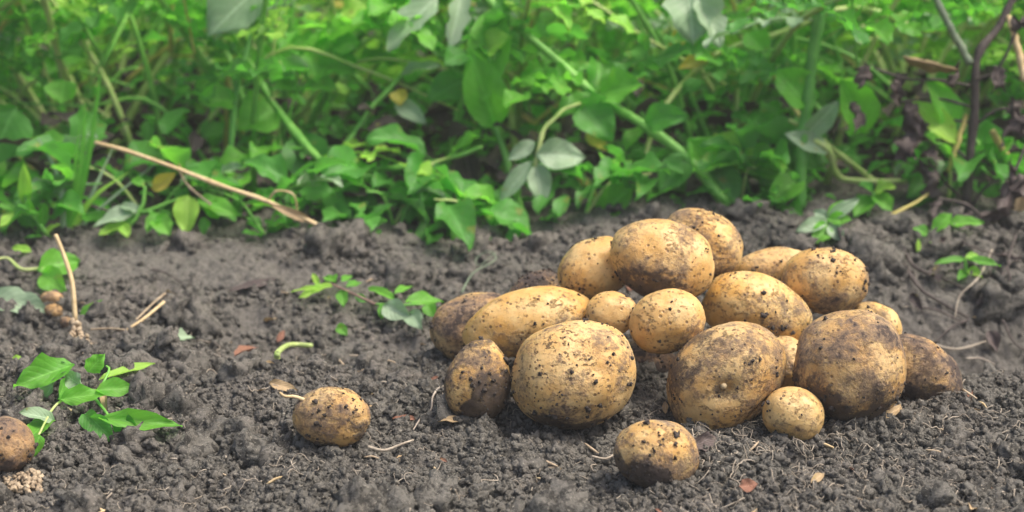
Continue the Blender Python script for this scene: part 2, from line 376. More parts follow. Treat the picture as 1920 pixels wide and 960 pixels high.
def on_ground(px, py, lift=0.0):
    d = ray(px, py); t = 0.6
    while t < 6:
        p = CAM + d * t
        if p[2] <= float(macro(np.array(p[0]), np.array(p[1]))) + 0.001 + lift: break
        t += 0.002
    p = CAM + d * t; p[2] = max(p[2], gz1(p[0], p[1]) + lift); return p

# ------------------------------------------------------------------ loose crumbs of soil: one mass
def ico(sub):
    bm = bmesh.new(); bmesh.ops.create_icosphere(bm, subdivisions=sub, radius=1.0)
    V = np.array([v.co[:] for v in bm.verts]); F = np.array([[v.index for v in f.verts] for f in bm.faces]); bm.free(); return V, F
ICO = {k: ico(k) for k in (1, 2, 3, 5, 6)}
def lump_protos(sub, n, amp, seed):
    V, F = ICO[sub]; out = []
    for k in range(n):
        o = rng.uniform(-50, 50, 3)
        d = 1 + amp * fbm(V[:, 0] * 1.9 + o[0], V[:, 1] * 1.9 + o[1], V[:, 2] * 1.9 + o[2], oct=3, seed=seed + k, gain=0.75); d = np.clip(d, 0.35, 1.8)
        out.append((V * d[:, None]) * rng.uniform(0.75, 1.2, 3))
    return out, F
def rand_rot(n):
    q = rng.normal(size=(n, 4)); q /= np.linalg.norm(q, axis=1)[:, None]; w, x, y, z = q.T
    return np.stack([np.stack([1-2*(y*y+z*z), 2*(x*y-z*w), 2*(x*z+y*w)], -1), np.stack([2*(x*y+z*w), 1-2*(x*x+z*z), 2*(y*z-x*w)], -1),
                     np.stack([2*(x*z-y*w), 2*(y*z+x*w), 1-2*(x*x+y*y)], -1)], 1)
def scatter_lumps(P, r, sub, amp=0.35, nproto=12, seed=70):
    protos, F = lump_protos(sub, nproto, amp, seed); nv = len(protos[0]); Vs, Fs = [], []; base = 0
    which = rng.integers(0, nproto, len(P)); Rm = rand_rot(len(P))
    for k in range(nproto):
        m = which == k; c = int(m.sum())
        if not c: continue
        v = np.einsum('nij,vj->nvi', Rm[m], protos[k]) * r[m][:, None, None] + P[m][:, None, :]
        Vs.append(v.reshape(-1, 3)); Fs.append((F[None] + (base + np.arange(c) * nv)[:, None, None]).reshape(-1, 3)); base += c * nv
    return np.concatenate(Vs), np.concatenate(Fs)
def view_points(n, y0, y1, power=1.0):
    y = y0 + (y1 - y0) * rng.random(n) ** power
    half = 0.32 * (y + 1.10) + 0.05
    return rng.uniform(-1, 1, n) * half, y
# added haze volume, there to veil the scene and lift its blacks
def haze():
    bm = bmesh.new(); bmesh.ops.create_cube(bm, size=1.0); bmesh.ops.scale(bm, vec=(900, 900, 2.1), verts=bm.verts); bmesh.ops.translate(bm, vec=(0, 0, -0.15), verts=bm.verts)
    me = bpy.data.meshes.new('haze'); bm.to_mesh(me); bm.free()
    m = bpy.data.materials.new('added_haze'); m.use_nodes = True; nt = m.node_tree; nt.nodes.remove(nt.nodes['Principled BSDF'])
    v = N(nt, 'ShaderNodeVolumePrincipled', {'Color': (0.95, 0.97, 0.95, 1), 'Density': HAZE, 'Anisotropy': 0.0}); nt.links.new(v.outputs[0], nt.nodes['Material Output'].inputs['Volume'])
    me.materials.append(m); o = bpy.data.objects.new('haze', me); link(o); tag(o, 'thin added haze that lifts the dark tones over the whole bed', 'haze', kind='stuff')
haze()

# ------------------------------------------------------------------ potatoes
FEET = []
def potato(label, c, r, ang=0.0, Y=None, depth=None, dirt=0.5, brown=0.0, mud=(), bend=0.0, taper=0.0, lump=0.075, clods=70, group=None,
           sq=2.1, eyes=9, seed=1, embed=0.001, patch=(), dents=(), axes=False):
    rr = np.random.default_rng(seed * 7 + 3)
    ground_lying = Y is None
    if not ground_lying and r[0] > 44: r = (r[0] * 1.05, r[1] * 1.05)
    if ground_lying and r[1] > 40: c = (c[0], c[1] + 6); r = (r[0] + 1, r[1] + 4)
    if Y is None:                                             # rests on the ground: find the depth where its underside touches
        best = None
        for y in np.arange(-0.3, 0.4, 0.002):
            p = at(c[0], c[1], y); s = mpp(y); e = abs(p[2] - (r[1] * s * 0.97 + float(macro(np.array(p[0]), np.array(p[1]))) - embed))
            if best is None or e < best[0]: best = (e, y)
        Y = best[1]
    p0 = at(c[0], c[1], Y); s = mpp(Y)
    # outline radii given in the photo's plane; the unseen depth is its own
    th = R(ang); a, b = r[0] * s, r[1] * s
    cth, sth = abs(math.cos(th)), abs(math.sin(th))
    if abs(ang) > 1 and not axes:                                          # r is the bounding half-size: solve for the two semi-axes
        c2, s2 = cth ** 2, sth ** 2; det = c2 * c2 - s2 * s2
        if abs(det) > 0.12:
            A = (a * a * c2 - b * b * s2) / det; B = (b * b * c2 - a * a * s2) / det
            A = max(A, (0.5 * b) ** 2); B = max(B, (0.5 * a) ** 2); a, b = math.sqrt(A), math.sqrt(B)
    d = (depth if depth else 0.94) * min(a, b) * 1.04
    U, F = ICO[5]
    q = U / (np.sum(np.abs(U) ** sq, axis=1) ** (1 / sq))[:, None]
    o = rr.uniform(-40, 40, 3)
    n1 = vnoise(U[:, 0] * 1.1 + o[0], U[:, 1] * 1.1 + o[1], U[:, 2] * 1.1 + o[2], seed=seed)
    n2 = vnoise(U[:, 0] * 2.3 + o[1], U[:, 1] * 2.3 + o[2], U[:, 2] * 2.3 + o[0], seed=seed + 5)
    n3 = fbm(U[:, 0] * 9 + o[0], U[:, 1] * 9 + o[1], U[:, 2] * 9 + o[2], oct=3, seed=seed + 9)
    g = 1 + lump * n1 + lump * 0.5 * n2 + 0.006 * n3
    for k in range(eyes):                                     # shallow eyes with a brow
        e = rr.normal(size=3); e[1] -= 0.5; e /= np.linalg.norm(e); dd = np.linalg.norm(U - e, axis=1); w = rr.uniform(0.07, 0.13)
        g -= rr.uniform(0.015, 0.042) * np.exp(-(dd / w) ** 2); e2 = e + np.array([0, 0, w * 1.1])
        g += 0.010 * np.exp(-(np.linalg.norm(U - e2, axis=1) / (w * 1.2)) ** 2)
    for k in range(3):
        e = rr.normal(size=3); e /= np.linalg.norm(e); g -= rr.uniform(0.02, 0.065) * np.exp(-(np.linalg.norm(U - e, axis=1) / rr.uniform(0.28, 0.5)) ** 2)
    for dx, dz, wd, dp in dents:                              # hollows the photo shows, in its own plane
        e = np.array([dx * math.cos(th) + dz * math.sin(th), -math.sqrt(max(0.02, 1 - dx * dx - dz * dz)), -dx * math.sin(th) + dz * math.cos(th)])
        g -= dp * np.exp(-(np.linalg.norm(U - e / np.linalg.norm(e), axis=1) / wd) ** 2)
    q = q * g[:, None]
    L = q * np.array([a, d, b])
    if taper: L[:, [1, 2]] *= (1 + taper * q[:, 0])[:, None]
    if bend: L[:, 2] += bend * b * (q[:, 0] ** 2 - 0.4)
    X = L[:, 0] * math.cos(th) - L[:, 2] * math.sin(th); Z = L[:, 0] * math.sin(th) + L[:, 2] * math.cos(th)
    PV = X[:, None] * RT + L[:, 1][:, None] * FWD + Z[:, None] * UP
    base_z = PV[:, 2].min()
    loc = p0 + np.array([0, 0, base_z]); PV = PV - np.array([0, 0, base_z])
    if ground_lying: FEET.append((loc[0], loc[1] + PV[:, 1].mean(), np.ptp(PV[:, 0]) * .40, np.ptp(PV[:, 1]) * .40))
    me = mesh_np('potato', PV, F, M_pot)
    D = PV - PV.mean(0); D /= np.linalg.norm(D, axis=1)[:, None]
    mm = np.zeros(len(PV))
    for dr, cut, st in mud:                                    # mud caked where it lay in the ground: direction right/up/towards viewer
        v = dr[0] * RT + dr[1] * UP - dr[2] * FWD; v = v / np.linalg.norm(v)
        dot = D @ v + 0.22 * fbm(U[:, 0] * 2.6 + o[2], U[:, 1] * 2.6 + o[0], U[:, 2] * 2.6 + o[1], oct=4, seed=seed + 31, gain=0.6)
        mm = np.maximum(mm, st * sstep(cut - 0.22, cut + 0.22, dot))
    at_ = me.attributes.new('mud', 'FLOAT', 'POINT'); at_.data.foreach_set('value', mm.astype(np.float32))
    ob = bpy.data.objects.new('potato', me); link(ob); ob.location = loc
    tag(ob, label, 'potato', group); ob['dirt'] = float(dirt); ob['brown'] = float(brown)
    # grains of soil sticking to the skin
    clods = max(8, int(clods * 0.75)); cl = fbm(U[:, 0] * 3 + o[0], U[:, 1] * 3 + o[2], U[:, 2] * 3 + o[1], oct=2, seed=seed + 77)
    w = np.clip(cl - 0.05, 0, None) ** 2 + 0.02 + mm * 0.25
    # only a thin scatter where the skin is clean
    idx = rr.choice(len(PV), size=clods, p=w / w.sum())
    rad = 0.0004 + 0.0008 * rr.random(clods) ** 3 + (rr.random(clods) < 0.05) * rr.uniform(0.0003, 0.0011, clods)
    pts = [PV[idx] + D[idx] * (rad * 0.15)[:, None]]; rads = [rad]
    for pd, num, size in patch:                               # a few clearly visible lumps, at a spot in the photo's plane
        tgt = pd[0] * RT * a * 1.0 + pd[1] * UP * b; proj = (PV - PV.mean(0)) - 0
        sx = proj @ RT - pd[0] * r[0] * s; sy = proj @ UP - pd[1] * r[1] * s; front = (D @ FWD) < 0.1
        dist = np.where(front, np.hypot(sx, sy), 9); k = np.argsort(dist)[:max(4, num * 22)]; k = rr.choice(k, num)
        rd = size * rr.uniform(0.15, 0.75, num); pts.append(PV[k] + D[k] * (rd * 0.2)[:, None]); rads.append(rd)
    P = np.concatenate(pts); rad = np.concatenate(rads)
    global rng
    keep_rng = rng; rng = rr; v, f = scatter_lumps(P, rad, 2, 0.75, 8, seed); rng = keep_rng
    so = bpy.data.objects.new('clinging_soil', mesh_np('clinging_soil', v, f, M_cling)); link(so, ob)
    ob['_c'] = 0; del ob['_c']
    return ob, p0, s
HEAP = 'potatoes heaped in the pile'
P1, c1_, s1_ = potato('biggest round potato low at the heap front, black soil lumps dotted over its middle', (1078, 698), (124, 101), 4, None, 1.0, 0.42, 0.0,
    [((-0.1, -1, 0.4), 0.82, 1.0)], clods=150, dents=[(-0.25, -0.85, 0.16, 0.07), (-0.62, -0.55, 0.15, 0.04)], group=HEAP, seed=1, lump=.06, patch=[((0.13, -0.02), 9, 0.0020), ((0.72, 0.42), 8, 0.0017), ((-0.62, -0.62), 10, 0.0024), ((-0.2, -0.75), 9, 0.0022)])
P2, c2_, s2_ = potato('large tilted oval potato with a round navel scar facing the viewer', (1359, 702), (127, 96), 36, None, 0.98, 0.52, 0.05,
    [((-0.06, -0.17, 1), 0.955, 0.8), ((0.45, 0.1, 0.9), 0.97, 0.7), ((-1, 0.45, 0.15), 0.74, 0.75), ((0.1, -1, 0.1), 0.9, 1)], clods=120, group=HEAP, seed=2, lump=0.055, axes=True, sq=2.1, dents=[(-0.06, -0.17, 0.17, 0.17), (-0.06, -0.17, 0.36, 0.06), (0.70, -0.55, 0.14, 0.09), (0.50, -0.7, 0.14, 0.08)], patch=[((0.42, 0.06), 7, 0.0020), ((-0.1, -0.5), 5, 0.0012)])
potato('big dirtiest round potato at the heap right, soil crusted all over', (1591, 682), (109, 105), 0, None, 1.0, 0.62, 0.18,
    [((-0.85, -0.8, 0.3), 0.74, 1.0), ((0.1, -1, 0.4), 0.82, 0.9)], clods=260, lump=0.07, sq=2.1, group=HEAP, seed=3)
potato('upright narrow topped potato at the left front of the heap, lower right side muddy', (896, 706), (62, 76), 80, None, 1.0, 0.55, 0.05,
    [((0.6, -0.8, 0.45), 0.42, 1.0), ((0.15, 1.0, 0.35), 0.86, 0.8)], clods=130, group=HEAP, seed=4, taper=-0.14, patch=[((0.05, 0.15), 7, 0.002)])
potato('long smooth kidney shaped potato lying on the left side of the heap', (988, 606), (122, 62), 14, 0.045, 1.0, 0.34, 0.06,
    [((0.1, -1, 0.4), 0.95, 0.5)], clods=80, group=HEAP, seed=15, bend=-0.12, lump=0.05)
potato('brown soil dusted potato at the far left end of the heap', (888, 612), (76, 64), 22, 0.10, 1.0, 0.60, 0.25,
    [((-0.8, -0.6, 0.2), 0.85, 0.6)], clods=160, group=HEAP, seed=6)
potato('earth covered potato peeping out behind the long kidney shaped one', (1004, 549), (54, 43), 25, 0.125, 1.0, 0.85, 0.40,
    [((0, 1, 0.3), 0.3, 0.6)], clods=260, group=HEAP, seed=7)
potato('yellow potato on the left shoulder of the heap, beside the topmost ones', (1116, 508), (68, 61), 30, 0.090, 1.0, 0.46, 0.0,
    [], clods=90, group=HEAP, seed=8)
potato('large pale potato at the heap top, front one of the two topmost, muddy underneath', (1243, 486), (96, 72), -12, 0.060, 1.0, 0.45, 0.0,
    [((-0.4, -1, 0.35), 0.66, 1.0)], clods=100, group=HEAP, seed=9)
potato('highest potato of the heap, partly hidden behind the large pale one', (1318, 456), (72, 64), -30, 0.115, 1.0, 0.52, 0.0,
    [((0.5, 0.8, 0.4), 0.93, 0.6)], clods=110, group=HEAP, seed=10)
potato('smallest round greenish yellow potato wedged in the middle of the heap', (1147, 586), (47, 40), 0, 0.030, 1.0, 0.36, 0.0,
    [], clods=40, group=HEAP, seed=11)
potato('small smooth egg shaped potato in the middle of the heap under the large pale one', (1251, 602), (71, 60), 18, 0.012, 1.0, 0.34, 0.02,
    [((0.2, -1, 0.3), 0.82, 0.6)], clods=60, group=HEAP, seed=12, lump=0.04)
potato('oval yellow potato sloping down to the right above the navelled one', (1418, 583), (98, 76), -22, 0.062, 1.0, 0.44, 0.0,
    [], clods=120, group=HEAP, seed=13, patch=[((0.45, -0.2), 6, 0.002), ((-0.6, -0.2), 5, 0.0018)])
potato('orange yellow potato on the right shoulder of the heap with black soil streaks', (1546, 526), (80, 64), -8, 0.090, 1.0, 0.48, 0.06,
    [], clods=120, group=HEAP, seed=14, patch=[((0.2, 0.5), 7, 0.002), ((0.7, -0.2), 6, 0.0022)])
potato('pale potato lying behind the right shoulder of the heap, only its top showing', (1452, 508), (78, 43), 8, 0.130, 1.0, 0.45, 0.1,
    [], clods=70, group=HEAP, seed=25)
potato('pale clean potato peeping out at the right between the shoulder and the dirtiest one', (1642, 610), (50, 44), -30, 0.085, 1.0, 0.30, 0.0,
    [], clods=40, group=HEAP, seed=16)
potato('brown earthy tapered potato at the far right end of the heap', (1726, 698), (75, 69), -38, 0.012, 1.0, 0.75, 0.30,
    [((0.1, -1, 0.3), 0.55, 0.8)], clods=230, group=HEAP, seed=17, taper=-0.1)
potato('small clean shiny yellow potato on the soil between the navelled and dirtiest ones', (1488, 771), (58, 51), -25, None, 1.0, 0.30, 0.04,
    [], clods=45, group=HEAP, seed=18, lump=0.04)
potato('yellow potato mostly hidden in the gap behind the navelled and dirtiest ones', (1462, 690), (52, 62), 0, 0.035, 1.0, 0.40, 0.05,
    [], clods=40, group=HEAP, seed=19)
potato('added potato painted dark like the shade in the gap under the small egg shaped one', (1210, 690), (60, 52), 10, 0.075, 1.0, 0.9, 0.5,
    [((0, -1, 0.4), 0.2, 1.0)], clods=120, group=HEAP, seed=29)  # added filler and support; its brown and mud paint in the gap's shade
potato('single round potato lying in front of the heap, mud on its lower left', (1228, 846), (80, 64), -6, None, 1.0, 0.56, 0.10,
    [((-0.5, -1, 0.35), 0.52, 1.0)], clods=170, group='loose potatoes lying on the soil', seed=20, patch=[((0.0, 0.35), 7, 0.0018), ((-0.3, 0.1), 5, 0.0016)])
PL, cl_, sl_ = potato('reddish brown flecked potato lying alone on the open soil left of the heap', (624, 775), (74, 53), -4, None, 1.0, 0.62, 0.25,
    [((-0.3, -1, 0.2), 0.80, 0.9), ((0.75, -0.5, 0.5), 0.9, 0.8)], clods=110, group='loose potatoes lying on the soil', seed=21,
    patch=[((-0.25, 0.45), 5, 0.0022), ((-0.35, -0.2), 6, 0.002), ((0.25, 0.55), 4, 0.0018)])
potato('brown shiny potato cut off by the left edge of the photo', (8, 830), (56, 51), -20, None, 1.0, 0.66, 0.62,
    [((0.2, -1, 0.2), 0.7, 0.9)], clods=90, group='loose potatoes lying on the soil', seed=22)
for k, (px, py, rx, ry, lb) in enumerate(((97, 560, 22, 15, 'tiny round brown tuber on the soil beside the dry stalk, uppermost of three'),
                                          (101, 583, 17, 14, 'tiny pale tuber on the soil, middle one of three beside the dry stalk'),
                                          (124, 604, 13, 11, 'tiniest orange brown tuber on the soil, lowest of three beside the dry stalk'))):
    ob, _, _ = potato(lb, (px, py), (rx, ry), 0, None, 1.0, 0.6, 0.6 - 0.2 * k, [], clods=10, group='tiny tubers by the dry stalk', seed=40 + k, embed=-0.003)
# navel scar with its stub, on the tilted potato
def plus(p, *v): return np.asarray(p) + sum(np.asarray(x) for x in v)
def on_potato(ob, px, py):
    d = ray(px, py); V = np.empty(len(ob.data.vertices) * 3, np.float32); ob.data.vertices.foreach_get('co', V); V = V.reshape(-1, 3) + np.array(ob.location)
    rel = V - CAM; t = rel @ d / (d @ d); dist = np.linalg.norm(rel - t[:, None] * d, axis=1)
    k = np.where((dist < 0.0016) & (t < np.median(t)))[0]; k = k[np.argmin(dist[k])] if len(k) else np.argmin(dist); return V[k]
p = on_potato(P2, 1353, 722)
m = MB(); m.tube(spline([p + FWD * 0.001, p - FWD * 0.0015, p - FWD * 0.003]), np.linspace(0.0026, 0.0018, 16), 10)
m.build('stem_stub', STEM['straw'], P2)
p = on_potato(PL, 566, 750)
m = MB(); m.tube(spline([p + RT * 0.003, p + RT * -0.004 + UP * 0.0025, p + RT * -0.010 + UP * 0.003 - FWD * 0.002, p + RT * -0.0135 + UP * 0.005]), np.linspace(0.0014, 0.0008, 16), 8)
m.build('stolon', STEM['straw'], PL)

# the loose crumbs themselves, some banked up against the potatoes
VV, FF, base = [], [], 0
for n, (r0, r1), sub, (y0, y1), pw in ((52000, (0.0007, 0.0016), 1, (-0.22, 0.14), 1.0), (24000, (0.0014, 0.0028), 2, (-0.22, 0.40), 1.4),
                                       (3000, (0.0026, 0.0048), 3, (-0.22, 0.44), 1.3), (1100, (0.0040, 0.0085), 3, (-0.22, 0.46), 0.9), (190, (0.008, 0.017), 3, (0.16, 0.46), 0.9), (230, (0.007, 0.015), 3, (-0.2, 0.25), 0.9), (70, (0.009, 0.022), 3, (0.10, 0.40), 1.01)):
    x, y = view_points(n, y0, y1, pw)
    if pw == 1.01: x = rng.uniform(0.24, 0.52, n)
    dens = 0.5 + 0.5 * fbm(x * 14, y * 14, seed=55 + sub, oct=2)                   # crumbs lie in drifts
    keep = rng.random(n) < np.clip(dens * 0.9 + 0.38, 0.1, 1) * (1 - (0.92 if r1 < .007 else 0.5) * compact(x, y)) * (1 if r1 < .004 else (dens > .45))
    x, y = x[keep], y[keep]; r = rng.uniform(r0, r1, len(x))
    v, f = scatter_lumps(np.stack([x, y, gz(x, y) + r * (rng.uniform(-0.1, 0.55, len(x)) if r1 < .007 else rng.uniform(-0.45, 0.1, len(x)))], 1), r, sub, 0.55 if sub > 1 else 0.4)
    VV.append(v); FF.append(f + base); base += len(v)
for (cx, cy, fx, fy) in FEET:
    n = 260; a = rng.uniform(0, 6.283, n); k = rng.uniform(0.80, 1.25, n) ; x = cx + np.cos(a) * fx * k; y = cy + np.sin(a) * fy * k; r = rng.uniform(0.0010, 0.0030, n)
    v, f = scatter_lumps(np.stack([x, y, gz(x, y) + r * rng.uniform(0.0, 0.8, n)], 1), r, 2, 0.55); VV.append(v); FF.append(f + base); base += len(v)
crumbs = bpy.data.objects.new('soil_crumbs', mesh_np('soil_crumbs', np.concatenate(VV), np.concatenate(FF), M_crumb))
link(crumbs); tag(crumbs, 'loose dark soil crumbs and clods lying on the ground', 'soil crumbs', kind='stuff')
del VV, FF

# ------------------------------------------------------------------ leaves
def leaf_geo(base, tip, width, nrm, fold=0.25, droop=0.08, wave=0.10, lobed=0.0, seed=0, nu=3, nv=9, shape=0.8, curl=0.0, crumple=0.0):
    """a real folded blade from base to tip; nrm is roughly the upper side"""
    rr = np.random.default_rng(seed); base = np.asarray(base, float); tip = np.asarray(tip, float)
    ax = tip - base; Ln = np.linalg.norm(ax); ax = ax / Ln; nrm = np.asarray(nrm, float); nrm = nrm - ax * np.dot(nrm, ax)
    if np.linalg.norm(nrm) < 1e-4: nrm = np.cross(ax, [0.3, 0.8, 0.1])
    nrm /= np.linalg.norm(nrm); sd = np.cross(ax, nrm)
    V, U = [], []; ph = rr.uniform(0, 6.28, 4)
    for i in range(nv + 1):
        t = i / nv; w = math.sin(math.pi * min(1, t ** shape)) ** 0.8 if 0 < t < 1 else 0.0
        w *= width * 0.5
        for j in range(-nu, nu + 1):
            u = j / nu; ww = w * (1 + lobed * math.sin(t * 19 + ph[0] + (1.3 if u > 0 else 0)) * abs(u))
            h = abs(u) * ww * fold * 2 + wave * width * math.sin(t * 7 + ph[1] + u * 1.8) * abs(u) + wave * 0.5 * width * math.sin(t * 15 + ph[2] - u * 2.5) * abs(u)
            h += -droop * Ln * (t ** 2) + droop * Ln * t * 0.9 - curl * Ln * u * u * w / (width + 1e-9)
            p = base + ax * (t * Ln) + sd * (u * ww) + nrm * h
            if crumple: p = p + crumple * width * np.array([fbm(np.array(p[a] * 60 + ph[a]), np.array(p[(a + 1) % 3] * 60), np.array(p[(a + 2) % 3] * 60), oct=3, seed=seed % 1000 + a, gain=.7) for a in range(3)])
            V.append(p); U.append((0.5 + 0.5 * u, t))
    k = 2 * nu + 1; F = [(i * k + j, i * k + j + 1, (i + 1) * k + j + 1, (i + 1) * k + j) for i in range(nv) for j in range(2 * nu)]
    return V, F, U
def leaf(parent, base, tip, width, nrm, mat, name='leaf', stalk=None, label=None, **kw):
    m = MB(); m.add(*leaf_geo(base, tip, width, nrm, seed=random.randrange(10 ** 6), **kw))
    o = m.build(name, LEAF[mat], parent)
    if label: o['label'] = label
    return o
def compound(size, n_pairs, seed, mat):
    """a compound potato leaf along +X, upper side +Z: stalk, pairs of leaflets, an end leaflet"""
    rr = np.random.default_rng(seed); m = MB()
    cur = [np.array([t * size, 0.02 * size * math.sin(t * 5 + seed), size * (0.18 * t - 0.42 * t * t)]) for t in np.linspace(0, 1, 9)]
    m.tube(cur, np.linspace(0.0016, 0.0007, 9) * (size / 0.14), 5)
    def pos(t): i = min(int(t * 8), 7); f = t * 8 - i; return cur[i] * (1 - f) + cur[i + 1] * f
    for k in range(n_pairs):
        t = 0.28 + 0.62 * k / max(1, n_pairs - 0.3); sz = size * (0.24 + 0.13 * math.sin(math.pi * (k + 0.6) / n_pairs)) * rr.uniform(0.85, 1.15)
        for sgn in (-1, 1):
            b = pos(t); an = R(rr.uniform(48, 80)); tip = b + sz * np.array([math.cos(an), sgn * math.sin(an), rr.uniform(-0.42, 0.1)])
            m.add(*leaf_geo(b + 0.1 * (tip - b), tip, sz * rr.uniform(0.55, 0.72), (rr.uniform(-.25, .25), rr.uniform(-.3, .3), 1), fold=rr.uniform(0.08, 0.3), droop=rr.uniform(0.05, 0.4), wave=rr.uniform(.08, .20), lobed=rr.choice([0, 0.08, 0.16, 0.26]), seed=seed * 31 + k * 2 + sgn, shape=rr.uniform(.65, .95), nv=11))
            m.tube([b, b + 0.12 * (tip - b)], 0.0006, 4)
    b = pos(0.97); tip = b + size * 0.40 * np.array([0.85, rr.uniform(-.2, .2), -0.4])
    m.add(*leaf_geo(b, tip, size * 0.29, (0.2, 0, 1), fold=0.15, droop=0.2, seed=seed + 999, shape=0.72))
    return m.mesh('leaf', mat)
KINDS = [('green', 0.13, 3), ('green', 0.16, 3), ('deep', 0.15, 3), ('deep', 0.12, 2), ('bright', 0.12, 2), ('green', 0.15, 4), ('bright', 0.14, 3), ('pale', 0.11, 2), ('deep', 0.17, 3), ('yellow', 0.09, 2), ('pale', 0.08, 3), ('bright', 0.09, 3), ('green', 0.09, 4)]  # the small pale and bright kinds stand in for glints on the foliage
COMP = [compound(s, n, 100 + i, LEAF[k]) for i, (k, s, n) in enumerate(KINDS)]
SIMPLE = []
for i, (k, L, w) in enumerate((('green', .045, .6), ('deep', .05, .62), ('bright', .035, .6), ('deep', .04, .5), ('green', .055, .45), ('pale', .04, .5), ('deep', .06, .55))):
    m = MB(); m.tube([(0, 0, 0), (L * .25, 0, L * .03)], .0007, 4); m.add(*leaf_geo((L * .2, 0, .02 * L), (L * 1.2, 0, -.15 * L), L * w, (0, 0, 1), fold=.3, droop=.35, wave=.16, nv=12, lobed=.12 * (i % 3), seed=40 + i)); SIMPLE.append(m.mesh('leaf', LEAF[k]))
def put_leaf(parent, data, base, yaw, pitch, roll, scale=1.0):
    o = bpy.data.objects.new('leaf', data); link(o, parent)
    rel = Vector([float(v) for v in base]) - parent.location
    o.matrix_local = Matrix.Translation(rel) @ Matrix.Rotation(yaw, 4, 'Z') @ Matrix.Rotation(-pitch, 4, 'Y') @ Matrix.Rotation(roll, 4, 'X') @ Matrix.Scale(scale, 4)
    return o
def stem_leaves(parent, path, n, seed, kinds, t0=0.3, scale=1.0):
    rr = np.random.default_rng(seed); P = np.asarray(path); az = rr.uniform(0, 6.28)
    for k in range(n):
        t = t0 + (1 - t0) * (k + rr.uniform(0, 0.6)) / n; i = min(int(t * (len(P) - 1)), len(P) - 1); az += 2.4 + rr.uniform(-0.5, 0.5)
        put_leaf(parent, COMP[rr.choice(kinds)], P[i], az, R(rr.uniform(-10, 55)), R(rr.uniform(-35, 35)), scale * rr.uniform(0.7, 1.15))
def bushy_plant(x, y, seed, h, n_stems, label, group, kinds, spread=0.16, nleaf=9, scale=1.0, stem='green', t0=0.22):
    rr = np.random.default_rng(seed); z = gz1(x, y); root = empty('potato_plant', (x, y, z), label, 'plant', group)
    for k in range(n_stems):
        a = 6.28 * k / n_stems + rr.uniform(-0.5, 0.5); sp = spread * rr.uniform(0.5, 1.2); hh = h * rr.uniform(0.75, 1.15)
        dx, dy = math.cos(a) * sp, math.sin(a) * sp
        path = spline([(x + dx * .05, y + dy * .05, z - 0.01), (x + dx * .35, y + dy * .35, z + hh * .4), (x + dx * .75, y + dy * .75, z + hh * .8), (x + dx * 1.2, y + dy * 1.2, z + hh)], 14)
        m = MB(); m.tube(path, np.linspace(0.0046, 0.0022, 14), 7); m.build('stem', STEM[stem if rr.random() < .6 else 'pale'], root)
        stem_leaves(root, path, nleaf, seed * 13 + k, kinds, t0, scale)
    for k in range(3 if y < 1.1 else 0):                      # long upright haulms with small leaves
        q = np.array([x + rr.uniform(-.1, .1), y + rr.uniform(-.14, .02), z]); lx, ly = rr.uniform(-.16, .16), rr.uniform(-.1, .05)
        P = spline([q, q + (lx * .3, ly * .3, h * .5), q + (lx * .9, ly * .8, h * .95), q + (lx * 1.7, ly, h * 1.25)], 16)
        m = MB(); m.tube(P, np.linspace(.0036, .0016, 16), 7); m.build('stem', STEM[rr.choice(['green', 'pale', 'green'])], root)
        stem_leaves(root, P, 5, seed * 17 + k, [10, 11, 12, 11, 10], .45, .8)
    for k in range(10):                                       # thin leaf stalks and runners arching through the tangle
        a, L = rr.uniform(0, 6.28), rr.uniform(.12, .26); q = np.array([x + rr.uniform(-.1, .1), y + rr.uniform(-.12, .06), z + rr.uniform(.0, h * .6)]); dx, dy = math.cos(a) * L, math.sin(a) * L * .4
        P = spline([q, q + (dx * .4, dy * .4, L * rr.uniform(.2, .5)), q + (dx * .8, dy * .8, L * rr.uniform(.2, .6)), q + (dx * 1.2, dy, L * rr.uniform(-.1, .5))], 14)
        m = MB(); m.tube(P, np.linspace(.0026, .0011, 14), 6); m.build('runner', STEM[rr.choice(['green', 'pale', 'pale', 'green', 'yellow'])], root)
    return root
ROW = 'potato plants in the leafy row behind'
BL = 'leafy green potato plant in the tangled row behind the soil bank'
i = 0
for (y, x0, step, h, ns, nl) in ((0.66, -0.84, 0.21, 0.25, 5, 7), (0.92, -1.0, 0.25, 0.34, 5, 8), (1.28, -1.15, 0.28, 0.42, 4, 9)):
    for k in range(9):
        x = x0 + k * step + random.uniform(-0.05, 0.05); yy = y + random.uniform(-0.05, 0.05)
        kinds = ([0, 1, 2, 0, 3, 4, 8, 7, 6, 10, 11, 12] if y < 0.75 else [0, 1, 4, 5, 6, 10, 11, 7, 9, 12, 11] if y < 1.1 else [4, 6, 11, 7, 4, 10, 9])  # brighter leaves in the rear rows put the lit canopy top into colour
        bushy_plant(x, yy, 300 + i, h, ns, BL, ROW, kinds, spread=0.26, nleaf=nl + 3, scale=0.64, stem=random.choice(['green', 'pale', 'green', 'deep']), t0=0.38); i += 1

